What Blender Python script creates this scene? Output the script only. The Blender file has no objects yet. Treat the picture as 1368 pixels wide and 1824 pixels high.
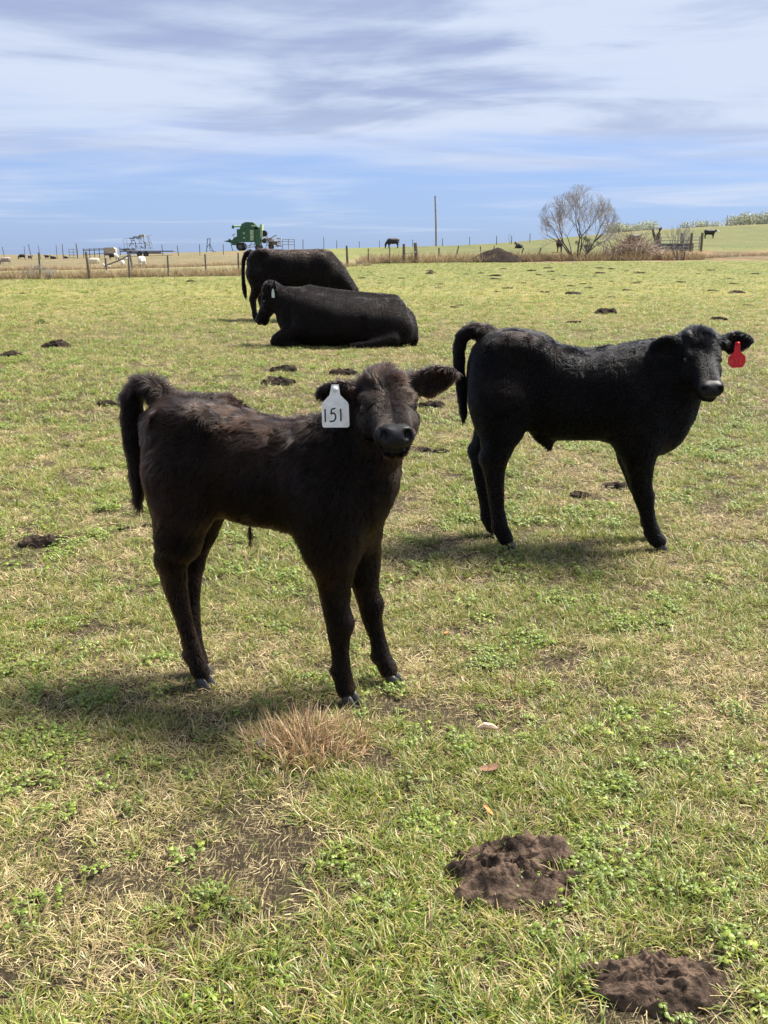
import bpy, math, random
import numpy as np
from mathutils import Vector, Matrix

rng = np.random.default_rng(7)
random.seed(7)
S = bpy.context.scene
COL = S.collection

# ------------------------------------------------------------------ camera
F_PX, EYE, HORIZON = 1700.0, 1.15, 450.0
PITCH = math.atan((912 - HORIZON) / F_PX)
cam = bpy.data.cameras.new('camera')
cam.sensor_fit = 'VERTICAL'; cam.sensor_height = 36.0; cam.sensor_width = 27.0
cam.lens = F_PX / 1824 * 36.0
cam.clip_start = 0.05; cam.clip_end = 9000
camo = bpy.data.objects.new('camera', cam); COL.objects.link(camo)
camo.location = (0, 0, EYE); camo.rotation_euler = (math.pi / 2 - PITCH, 0, 0)
S.camera = camo

# ------------------------------------------------------------------ light
SUN_EL, SUN_AZ = math.radians(57), math.radians(62)      # azimuth clockwise from +Y (away from the camera)
SUN_DIR = Vector((math.sin(SUN_AZ) * math.cos(SUN_EL), math.cos(SUN_AZ) * math.cos(SUN_EL), math.sin(SUN_EL)))
sun = bpy.data.lights.new('sun', 'SUN'); sun.energy = 3.7; sun.angle = math.radians(20); sun.color = (1, .95, .86)
suno = bpy.data.objects.new('sun', sun); COL.objects.link(suno)
suno.rotation_euler = SUN_DIR.to_track_quat('Z', 'Y').to_euler()
S.view_settings.view_transform = 'Standard'; S.view_settings.look = 'None'
S.view_settings.gamma = 1.0; S.view_settings.use_curve_mapping = False
S.view_settings.exposure = 1.70
S.cycles.use_denoising = True
S.cycles.max_bounces = 8; S.cycles.transparent_max_bounces = 8

W = bpy.data.worlds.new('World'); S.world = W; W.use_nodes = True


class NT:
    """small helper round a node tree"""
    def __init__(s, t): s.t = t; s.n = t.nodes; s.l = t.links; s.n.clear()
    def new(s, kind, **kw):
        o = s.n.new(kind)
        for k, v in kw.items():
            if hasattr(o, k): setattr(o, k, v)
        return o
    def put(s, sock, v):
        if isinstance(v, bpy.types.NodeSocket): s.l.new(v, sock)
        elif v is not None:
            if sock.type == 'RGBA' and len(v) == 3: v = (*v, 1)
            sock.default_value = v
    def math(s, op, a, b=None, c=None, clamp=False):
        o = s.new('ShaderNodeMath', operation=op, use_clamp=clamp)
        for i, v in enumerate((a, b, c)):
            if v is not None: s.put(o.inputs[i], v)
        return o.outputs[0]
    def vmath(s, op, a, b=None):
        o = s.new('ShaderNodeVectorMath', operation=op)
        s.put(o.inputs[0], a)
        if b is not None: s.put(o.inputs[1], b)
        return o.outputs[0]
    def mix(s, f, a, b, blend='MIX'):
        o = s.new('ShaderNodeMix', data_type='RGBA', blend_type=blend)
        s.put(o.inputs[0], f); s.put(o.inputs[6], a); s.put(o.inputs[7], b)
        return o.outputs[2]
    def noise(s, vec, scale, detail=4, rough=.55, dist=0.0):
        o = s.new('ShaderNodeTexNoise')
        if vec is not None: s.put(o.inputs['Vector'], vec)
        o.inputs['Scale'].default_value = scale; o.inputs['Detail'].default_value = detail
        o.inputs['Roughness'].default_value = rough; o.inputs['Distortion'].default_value = dist
        return o.outputs['Fac']
    def ramp(s, f, a, b, ca=0., cb=1., smooth=True):
        o = s.new('ShaderNodeMapRange'); o.interpolation_type = 'SMOOTHSTEP' if smooth else 'LINEAR'
        s.put(o.inputs[0], f)
        for i, v in zip((1, 2, 3, 4), (a, b, ca, cb)): o.inputs[i].default_value = v
        return o.outputs[0]
    def mapping(s, vec, scale=(1, 1, 1), rot=(0, 0, 0), loc=(0, 0, 0)):
        o = s.new('ShaderNodeMapping'); s.put(o.inputs[0], vec)
        o.inputs['Location'].default_value = loc; o.inputs['Rotation'].default_value = rot; o.inputs['Scale'].default_value = scale
        return o.outputs[0]


SKY_A, SKY_B = (6, 25, 7), (37, 23, 4)


def build_world():
    t = NT(W.node_tree)
    sky = t.new('ShaderNodeTexSky', sky_type='NISHITA', sun_disc=False)
    sky.sun_elevation = SUN_EL; sky.sun_rotation = SUN_AZ
    sky.air_density = 1.0; sky.dust_density = 0.6; sky.ozone_density = 3.0
    d = t.new('ShaderNodeTexCoord').outputs['Generated']
    sep = t.new('ShaderNodeSeparateXYZ'); t.put(sep.inputs[0], d)
    z = t.math('MAXIMUM', sep.outputs[2], 0.0)
    zz = t.math('ADD', z, 0.055)
    cmb = t.new('ShaderNodeCombineXYZ')
    t.put(cmb.inputs[0], t.math('DIVIDE', sep.outputs[0], zz))
    t.put(cmb.inputs[1], t.math('DIVIDE', sep.outputs[1], zz))
    p = cmb.outputs[0]
    # the veil of high cloud: a broad sheet, drawn-out streaks and darker folds
    n1 = t.noise(t.mapping(p, (.40, .50, 1), (0, 0, .20), SKY_A), 1.0, 6, .5, .6)
    n2 = t.noise(t.mapping(p, (.55, 1.0, 1), (0, 0, .28), (9.0, 1.3, 2)), 1.0, 8, .58, 1.0)
    n3 = t.noise(t.mapping(p, (.50, .62, 1), (0, 0, .10), SKY_B), 1.0, 7, .55, .8)
    lift = t.ramp(z, .015, .15, -.24, .17, False)
    sheet = t.math('ADD', t.math('ADD', t.math('MULTIPLY', n1, .7), t.math('MULTIPLY', n2, .38)), lift)
    mask = t.ramp(sheet, .34, .66)
    fold = t.ramp(t.math('ADD', t.math('MULTIPLY', n3, .72), t.math('MULTIPLY', n2, .28)), .44, .60)
    fold = t.math('MULTIPLY', fold, t.ramp(z, .03, .16))
    blue = t.mix(.70, t.mix(1.0, sky.outputs[0], (.28, .38, .60), 'MULTIPLY'), (1.20, 1.57, 2.45))
    cloud = t.mix(t.math('MULTIPLY', fold, .80), (2.15, 2.40, 2.92), (.98, 1.22, 1.98))
    c = t.mix(t.math('MULTIPLY', mask, .95), blue, cloud)
    bg = t.new('ShaderNodeBackground'); t.put(bg.inputs[0], c); bg.inputs[1].default_value = 0.1
    out = t.new('ShaderNodeOutputWorld'); t.l.new(bg.outputs[0], out.inputs[0])


build_world()

# ------------------------------------------------------------------ noise, terrain and placing
def _hash(ix, iy, iz, seed):
    h = (ix * 374761393 + iy * 668265263 + iz * 2147483647 + seed * 1274126177) & 0xffffffff
    h = ((h ^ (h >> 13)) * 1274126177) & 0xffffffff
    h = ((h ^ (h >> 15)) * 2246822519) & 0xffffffff
    return ((h ^ (h >> 16)) & 0xffffff) / float(0xffffff)


def vnoise(x, y, z=None, seed=0):
    x = np.asarray(x, float); y = np.asarray(y, float); z = np.zeros_like(x) if z is None else np.asarray(z, float)
    ix, iy, iz = np.floor(x).astype(np.int64), np.floor(y).astype(np.int64), np.floor(z).astype(np.int64)
    fx, fy, fz = x - ix, y - iy, z - iz
    fx, fy, fz = (f * f * (3 - 2 * f) for f in (fx, fy, fz))
    r = 0
    for a in (0, 1):
        wx = fx if a else 1 - fx
        for b in (0, 1):
            wy = fy if b else 1 - fy
            for c in (0, 1):
                wz = fz if c else 1 - fz
                r = r + wx * wy * wz * _hash(ix + a, iy + b, iz + c, seed)
    return r


def fbm(x, y, z=None, seed=0, oct=4):
    r, a, s = 0, .5, 0
    z = np.zeros_like(np.asarray(x, float)) if z is None else z
    for o in range(oct):
        r = r + a * vnoise(x * 2**o, y * 2**o, z * 2**o, seed + o); s += a; a *= .5
    return r / s


def pix_slope(py):
    cy = (912 - py) / F_PX
    return (-math.sin(PITCH) + cy * math.cos(PITCH)) / (math.cos(PITCH) + cy * math.sin(PITCH))


def pix_u(px, py=450):
    cy = (912 - py) / F_PX
    return (px - 684) / F_PX / (math.cos(PITCH) + cy * math.sin(PITCH))


def make_terrain():
    cols = [pix_u(p) for p in (-500, 0, 300, 684, 900, 1100, 1368, 1800)]
    rows = [(5, None), (12, None), (25, None), (42, None),
            (65, [487, 483, 478, 469, 467, 466.5, 466, 466]),
            (90, [478, 474, 468, 458, 456, 452, 449, 448]),
            (140, [466, 463.5, 450, 440, 437, 428, 422, 418]),
            (260, [474, 470, 456, 446, 434, 413, 398, 386]),
            (500, [478, 474, 462, 452, 440, 420, 406, 396])]
    Y = [r[0] for r in rows] + [1500, 6000]
    Z = [[0.0] * 8 if r[1] is None else [EYE + r[0] * pix_slope(q) for q in r[1]] for r in rows]
    Z += [[-8.0] * 8, [-12.0] * 8]
    Z = np.array(Z); ly = np.log(Y)
    gu = np.linspace(-1.5, 1.5, 91); gl = np.linspace(ly[0], ly[-1], 220)
    tmp = np.array([np.interp(gl, ly, Z[:, i]) for i in range(8)])
    G = np.array([np.interp(gu, cols, tmp[:, j]) for j in range(len(gl))])
    for _ in range(3):
        G[1:-1] = (G[:-2] + 2 * G[1:-1] + G[2:]) / 4
        G[:, 1:-1] = (G[:, :-2] + 2 * G[:, 1:-1] + G[:, 2:]) / 4
    return gu, gl, G


GU, GL, GT = make_terrain()


def terrain(x, y):
    x = np.asarray(x, float); y = np.asarray(y, float)
    yy = np.clip(y, 5.001, 5990)
    u = np.clip(x / yy, -1.499, 1.499); l = np.log(yy)
    a = (u - GU[0]) / (GU[1] - GU[0]); b = (l - GL[0]) / (GL[1] - GL[0])
    i = np.clip(a.astype(int), 0, len(GU) - 2); j = np.clip(b.astype(int), 0, len(GL) - 2)
    fa, fb = a - i, b - j
    z = (GT[j, i] * (1 - fa) + GT[j, i + 1] * fa) * (1 - fb) + (GT[j + 1, i] * (1 - fa) + GT[j + 1, i + 1] * fa) * fb
    w = np.clip(np.abs(y) / 12, .25, 6)
    z = z + (fbm(x / 2.3 + 11, y / 2.3, seed=3) - .5) * .05 * np.minimum(w, 1.6)
    z = z + (fbm(x / 17 + 4, y / 17, seed=5) - .5) * .10 * np.clip((y - 20) / 40, 0, 3)
    return z


def tz(x, y): return float(terrain(np.array([x]), np.array([y]))[0])


def at(px, Y, up=0.0, py=450):
    X = pix_u(px, py) * Y
    return Vector((X, Y, tz(X, Y) + up))


def ground_at(px, py):
    """where the line of sight of a photo point meets the pasture"""
    s = pix_slope(py); u = pix_u(px, py)
    Y = EYE / -s if s < 0 else 200
    for _ in range(30):
        Y = .5 * Y + .5 * min(400, (EYE - tz(u * Y, Y)) / max(1e-4, -s))
    return Vector((u * Y, Y, tz(u * Y, Y)))


# ------------------------------------------------------------------ scene bookkeeping
def tag(o, label=None, cat=None, group=None, kind=None):
    if label: o['label'] = label
    if cat: o['category'] = cat
    if group: o['group'] = group
    if kind: o['kind'] = kind
    return o


def empty(name, loc=(0, 0, 0), rz=0.0, label=None, cat=None, group=None):
    o = bpy.data.objects.new(name, None); COL.objects.link(o)
    o.location = loc; o.rotation_euler = (0, 0, rz); o.empty_display_size = .2
    return tag(o, label, cat, group)


def mesh_obj(name, V, Fc, mat=None, parent=None, smooth=False, link=True, cols=None):
    me = bpy.data.meshes.new(name)
    V = np.asarray(V, np.float32)
    if isinstance(Fc, np.ndarray) and Fc.ndim == 2:
        n, k = Fc.shape
        me.vertices.add(len(V)); me.vertices.foreach_set('co', V.ravel())
        me.loops.add(n * k); me.loops.foreach_set('vertex_index', Fc.astype(np.int32).ravel())
        me.polygons.add(n); me.polygons.foreach_set('loop_start', np.arange(0, n * k, k, dtype=np.int32))
        me.update(calc_edges=True)
    else:
        me.from_pydata([tuple(map(float, v)) for v in V], [], [tuple(map(int, f)) for f in Fc])
        me.update()
    if smooth: me.polygons.foreach_set('use_smooth', np.ones(len(me.polygons), bool))
    if cols is not None:
        a = me.attributes.new('col', 'FLOAT_COLOR', 'POINT')
        c = np.ones((len(V), 4), np.float32); c[:, :3] = cols
        a.data.foreach_set('color', c.ravel())
    for m in (mat if isinstance(mat, (list, tuple)) else [mat]):
        if m: me.materials.append(m)
    o = bpy.data.objects.new(name, me)
    if link: COL.objects.link(o)
    if parent: o.parent = parent
    return o


class MB:
    """collects boxes and tubes into one mesh"""
    def __init__(s): s.V = []; s.F = []
    def add(s, V, F):
        n = len(s.V); s.V += [tuple(v) for v in V]; s.F += [tuple(i + n for i in f) for f in F]; return s
    def box(s, c, size, rot=None, taper=1.0):
        R = rot.to_matrix() if rot is not None else Matrix.Identity(3)
        V = []
        for z in (-.5, .5):
            k = 1.0 if z < 0 else taper
            for x, y in ((-.5, -.5), (.5, -.5), (.5, .5), (-.5, .5)):
                V.append(Vector(c) + R @ Vector((x * size[0] * k, y * size[1] * k, z * size[2])))
        return s.add(V, [(3, 2, 1, 0), (4, 5, 6, 7), (0, 1, 5, 4), (1, 2, 6, 5), (2, 3, 7, 6), (3, 0, 4, 7)])
    def tube(s, pts, rad, n=6):
        pts = [Vector(p) for p in pts]
        if not hasattr(rad, '__len__'): rad = [rad] * len(pts)
        V, F = [], []
        for i, p in enumerate(pts):
            d = (pts[min(i + 1, len(pts) - 1)] - pts[max(i - 1, 0)]).normalized()
            a = d.orthogonal().normalized() if abs(d.z) > .98 else d.cross(Vector((0, 0, 1))).normalized()
            b = d.cross(a)
            for k in range(n):
                t = 2 * math.pi * k / n
                V.append(p + (a * math.cos(t) + b * math.sin(t)) * rad[i])
        for i in range(len(pts) - 1):
            for k in range(n):
                F.append((i * n + k, i * n + (k + 1) % n, (i + 1) * n + (k + 1) % n, (i + 1) * n + k))
        F.append(tuple(range(n - 1, -1, -1))); F.append(tuple((len(pts) - 1) * n + k for k in range(n)))
        return s.add(V, F)
    def prism(s, poly, y0, y1):
        """polygon in x,z drawn out along y"""
        n = len(poly)
        V = [(x, y0, z) for x, z in poly] + [(x, y1, z) for x, z in poly]
        F = [tuple(range(n)), tuple(range(2 * n - 1, n - 1, -1))] + [(i, i + n, (i + 1) % n + n, (i + 1) % n) for i in range(n)]
        return s.add(V, F)
    def build(s, name, mat, parent=None, smooth=False): return mesh_obj(name, s.V, s.F, mat, parent, smooth)


# ------------------------------------------------------------------ materials
def material(name, color=(.5, .5, .5), rough=.6, var=.25, scale=8.0, bump=0.0, bscale=40.0, metal=0.0, spec=.5, color2=None):
    m = bpy.data.materials.new(name); m.use_nodes = True
    t = NT(m.node_tree)
    pos = t.new('ShaderNodeTexCoord').outputs['Object']
    b = t.new('ShaderNodeBsdfPrincipled'); o = t.new('ShaderNodeOutputMaterial'); t.l.new(b.outputs[0], o.inputs[0])
    f = t.noise(pos, scale, 6, .6)
    c2 = color2 or tuple(max(0, v * (1 - var)) for v in color)
    c1 = color if color2 else tuple(min(1, v * (1 + var)) for v in color)
    t.put(b.inputs['Base Color'], t.mix(t.ramp(f, .33, .67), c1, c2))
    b.inputs['Roughness'].default_value = rough; b.inputs['Metallic'].default_value = metal
    b.inputs['Specular IOR Level'].default_value = spec
    if bump:
        bp = t.new('ShaderNodeBump'); bp.inputs['Strength'].default_value = 1.0; bp.inputs['Distance'].default_value = bump
        t.put(bp.inputs['Height'], t.noise(pos, bscale, 8, .7)); t.l.new(bp.outputs[0], b.inputs['Normal'])
    return m


def leaf_material(name, trans=.4, rough=.55):
    """thin blades: colour from the blade, light coming through from behind"""
    m = bpy.data.materials.new(name); m.use_nodes = True
    t = NT(m.node_tree)
    a = t.new('ShaderNodeAttribute', attribute_name='col')
    k = t.new('ShaderNodeAttribute', attribute_name='tint', attribute_type='INSTANCER')
    dry = t.new('ShaderNodeAttribute', attribute_name='dry', attribute_type='INSTANCER')
    c = t.mix(dry.outputs['Fac'], a.outputs['Color'], (.36, .285, .125))
    hs = t.new('ShaderNodeHueSaturation'); t.put(hs.inputs['Color'], c); hs.inputs['Saturation'].default_value = 1.0
    t.put(hs.inputs['Value'], t.math('ADD', k.outputs['Fac'], 1.0))
    c = hs.outputs[0]
    b = t.new('ShaderNodeBsdfPrincipled'); t.put(b.inputs['Base Color'], c); b.inputs['Roughness'].default_value = rough
    b.inputs['Specular IOR Level'].default_value = .5
    tr = t.new('ShaderNodeBsdfTranslucent'); t.put(tr.inputs[0], c)
    mx = t.new('ShaderNodeMixShader'); mx.inputs[0].default_value = trans
    t.l.new(b.outputs[0], mx.inputs[1]); t.l.new(tr.outputs[0], mx.inputs[2])
    o = t.new('ShaderNodeOutputMaterial'); t.l.new(mx.outputs[0], o.inputs[0])
    return m


def hair_material(name, rough=.3, coat=0.0, ior=1.2):
    m = bpy.data.materials.new(name); m.use_nodes = True
    t = NT(m.node_tree)
    a = t.new('ShaderNodeAttribute', attribute_name='col')
    b = t.new('ShaderNodeBsdfHairPrincipled'); b.parametrization = 'COLOR'
    t.put(b.inputs['Color'], a.outputs['Color'])
    b.inputs['Roughness'].default_value = rough; b.inputs['Radial Roughness'].default_value = .45
    b.inputs['Coat'].default_value = coat; b.inputs['IOR'].default_value = ior
    o = t.new('ShaderNodeOutputMaterial'); t.l.new(b.outputs[0], o.inputs[0])
    return m


def ground_material():
    m = bpy.data.materials.new('pasture_soil'); m.use_nodes = True
    t = NT(m.node_tree)
    pos = t.new('ShaderNodeNewGeometry').outputs['Position']
    zone = t.new('ShaderNodeAttribute', attribute_name='col')
    turf = t.new('ShaderNodeAttribute', attribute_name='turf')
    big = t.noise(pos, .55, 4, .6); mid = t.noise(pos, 4.5, 6, .65); fine = t.noise(pos, 42, 6, .75)
    vfine = t.noise(t.mapping(pos, (1, 1, 1)), 170, 3, .7)
    f1 = t.noise(t.mapping(pos, (260, 34, 1), (0, 0, .5)), 1.0, 3, .6, 1.2); f2 = t.noise(t.mapping(pos, (30, 240, 1), (0, 0, .3)), 1.0, 3, .6, 1.2); f3 = t.noise(t.mapping(pos, (210, 40, 1), (0, 0, -.7)), 1.0, 3, .6, 1.2)
    fib = t.math('MAXIMUM', t.math('MAXIMUM', f1, f2), f3)
    soil = t.mix(t.ramp(fine, .35, .65), (.030, .021, .015), (.080, .057, .039))
    thatch = t.mix(t.ramp(fib, .57, .66), (.036, .027, .017), (.22, .175, .09))  # dark soil and thatch tones also paint shadow into the gaps between blades
    green = t.mix(t.ramp(fib, .56, .66), (.040, .046, .016), (.15, .17, .045))
    near = t.mix(t.ramp(mid, .52, .66, 0, .5), thatch, green)
    near = t.mix(t.ramp(t.math('ADD', t.math('MULTIPLY', big, .45), t.math('MULTIPLY', mid, .55)), .53, .60), near, soil)
    # where the pieces are too small to build, the sward itself
    s1 = t.noise(t.mapping(pos, (1, .6, 1)), 3.4, 8, .75); s2 = t.noise(t.mapping(pos, (1, .33, 1)), .35, 5, .6)
    far = t.mix(1.0, zone.outputs['Color'], t.mix(t.ramp(s1, .36, .64), (1.15, 1.10, 1.0), (.50, .54, .45)), 'MULTIPLY')
    far = t.mix(t.ramp(s2, .40, .62, 0, .55), far, t.mix(1.0, zone.outputs['Color'], (1.22, 1.03, .95), 'MULTIPLY'))
    c = t.mix(turf.outputs['Fac'], near, far)
    b = t.new('ShaderNodeBsdfPrincipled'); t.put(b.inputs['Base Color'], c); b.inputs['Roughness'].default_value = .95
    b.inputs['Specular IOR Level'].default_value = .15
    bp = t.new('ShaderNodeBump'); bp.inputs['Strength'].default_value = .8; bp.inputs['Distance'].default_value = .02
    t.put(bp.inputs['Height'], fine); t.l.new(bp.outputs[0], b.inputs['Normal'])
    o = t.new('ShaderNodeOutputMaterial'); t.l.new(b.outputs[0], o.inputs[0])
    return m


M = dict(
    ground=ground_material(),
    leaf=leaf_material('grass_blade', .42, .42),
    straw=leaf_material('straw_blade', .25, .7),
    hair_brown=hair_material('brown_black_hair', .30),
    hair_black=hair_material('black_hair', .30, 0.0, 1.19),
    hide=material('dark_hide', (.007, .005, .0045), .85, .3, 20, spec=.1),
    hide_far=material('far_cattle_coat', (.016, .013, .012), .55, .4, 6, .02, 30),
    hide_brown=material('far_brown_coat', (.035, .024, .018), .6, .4, 6, .02, 30),
    nose=material('nose_skin', (.009, .0085, .010), .45, .3, 60, .0004, 420, spec=.2),
    eye=material('eye_ball', (.005, .0045, .005), .14, .2, 5, spec=.5),
    hoof=material('hoof_horn', (.022, .021, .021), .5, .45, 45, .0006, 200),
    tag_white=material('white_tag_plastic', (.90, .91, .93), .42, .06, 55, color2=(.74, .73, .70)),
    tag_red=material('red_tag_plastic', (.62, .008, .018), .38, .08, 30),
    tag_pale=material('pale_tag_plastic', (.52, .60, .50), .45, .1, 30),
    ink=material('tag_marker_ink', (.012, .012, .02), .5, .1, 30),
    tag_print=material('faded_tag_print', (.72, .06, .08), .5, .1, 30),
    dung=material('dried_dung', (.185, .125, .088), .9, .5, 26, .012, 90, spec=.2, color2=(.034, .022, .016)),
    dung_wet=material('dark_dung', (.060, .043, .031), .9, .5, 14, .01, 40, spec=.08, color2=(.016, .012, .010)),
    pole=material('bleached_pole', (.30, .285, .28), .9, .2, 3),
    wood=material('weathered_post', (.15, .115, .085), .9, .4, 14, .01, 60),
    steel_post=material('rusted_steel_post', (.13, .11, .10), .7, .4, 20),
    wire=material('galvanised_wire', (.12, .115, .11), .5, .2, 20, metal=.4),
    bark=material('grey_bark', (.085, .070, .062), .9, .35, 12, .006, 60),
    twig=material('grey_twig', (.29, .26, .25), .9, .3, 4),
    brush=material('dead_brush', (.36, .275, .215), .9, .4, 3),
    soil_heap=material('heaped_soil', (.042, .032, .026), .95, .45, 2.2, .05, 6, spec=.05, color2=(.022, .017, .015)),
    green=material('green_machine_paint', (.020, .085, .038), .5, .3, 3),
    green_pale=material('faded_green_paint', (.30, .40, .24), .6, .2, 3),
    rubber=material('tyre_rubber', (.018, .018, .020), .85, .3, 8),
    rust=material('rusty_iron', (.16, .095, .065), .85, .4, 6),
    iron=material('dull_iron', (.11, .105, .105), .7, .35, 5),
    greypipe=material('grey_pipe', (.26, .27, .29), .6, .2, 5),
    tan=material('weathered_board', (.40, .34, .25), .9, .25, 5),
    fleece=material('cream_fleece', (.62, .55, .43), .95, .2, 14, .03, 22),
    fleece_white=material('white_fleece', (.74, .72, .66), .95, .15, 14, .03, 22),
    fleece_rose=material('dirty_fleece', (.36, .29, .25), .95, .2, 14, .03, 22),
    stone=material('grey_stone', (.26, .23, .23), .9, .3, 60, .004, 120),
    far_leaf=material('far_scrub_leaf', (.44, .45, .33), .95, .25, 1.0),
    cedar=material('dark_shrub_leaf', (.045, .05, .028), .95, .4, 2.0),
    leaf_orange=material('fallen_orange_leaf', (.50, .16, .04), .6, .3, 40),
    leaf_brown=material('fallen_brown_leaf', (.20, .10, .055), .7, .3, 40),
    chip=material('bleached_wood_chip', (.52, .36, .25), .8, .2, 60),
)

# ------------------------------------------------------------------ ground
def smooth01(x, a, b):
    t = np.clip((x - a) / (b - a), 0, 1); return t * t * (3 - 2 * t)


def zone_colour(X, Y):
    px = 684 + X / np.maximum(Y, 1) * 1762
    c = np.tile(np.array([.200, .195, .068]), (len(X), 1))
    def blend(c, w, col): return c * (1 - w[:, None]) + np.array(col) * w[:, None]
    n = (fbm(X / 5, Y / 9, seed=21) - .5)
    yy = Y + n * 8
    far = smooth01(Y, 20, 55)
    c = blend(c, far, (.152, .172, .062))
    left = 1 - smooth01(px + n * 120, 380, 560)
    w = left * smooth01(yy, 45, 47)
    c = blend(c, w, (.155, .165, .070))
    w = left * smooth01(yy, 62, 66)
    c = blend(c, w, (.225, .20, .115))
    w = left * smooth01(yy, 76, 84)
    c = blend(c, w, (.165, .145, .088))
    mid = smooth01(px, 560, 680) * (1 - smooth01(px, 1230, 1320)) * smooth01(yy, 64.5, 66.5) * (1 - smooth01(yy, 76, 86))
    c = blend(c, mid, (.27, .20, .145))
    bank = smooth01(px + n * 60, 1150, 1240) * smooth01(yy, 65, 67) * (1 - smooth01(yy, 86, 98))
    c = blend(c, bank, (.20, .135, .085))
    bare = bank * smooth01(fbm(X / 2.2, Y / 4, seed=31), .46, .56)
    c = blend(c, bare, (.105, .095, .055))
    hill = smooth01(px, 620, 760) * smooth01(yy, 88, 104)
    c = blend(c, hill, (.122, .135, .060))
    streak = hill * smooth01(fbm(X / 22, Y / 60, seed=41), .50, .62)
    c = blend(c, streak * .7, (.185, .165, .085))
    return c


def build_ground():
    ys = [-90, -55, -32, -18, -10, -5.5, -3, -1.5, -.5]
    y = .2
    while y < 7000:
        ys.append(y); y = y * 1.019 + .02
    ys = np.array(ys); us = np.linspace(-1, 1, 181); us = np.sign(us) * np.abs(us)**1.25
    Yg = np.repeat(ys, len(us)); Xg = np.tile(us, len(ys)) * (5 + np.abs(Yg) * 1.0)
    Z = terrain(Xg, Yg)
    n, k = len(ys), len(us)
    i = np.arange((n - 1) * (k - 1)); r, c = i // (k - 1), i % (k - 1)
    Fq = np.stack([r * k + c, r * k + c + 1, (r + 1) * k + c + 1, (r + 1) * k + c], 1)
    V = np.stack([Xg, Yg, Z], 1)
    o = mesh_obj('ground', V, Fq, M['ground'], smooth=True, cols=zone_colour(Xg, Yg))
    a = o.data.attributes.new('turf', 'FLOAT', 'POINT')
    a.data.foreach_set('value', smooth01(np.abs(Yg), 7, 26).astype(np.float32))
    tag(o, kind='structure')


build_ground()

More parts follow.
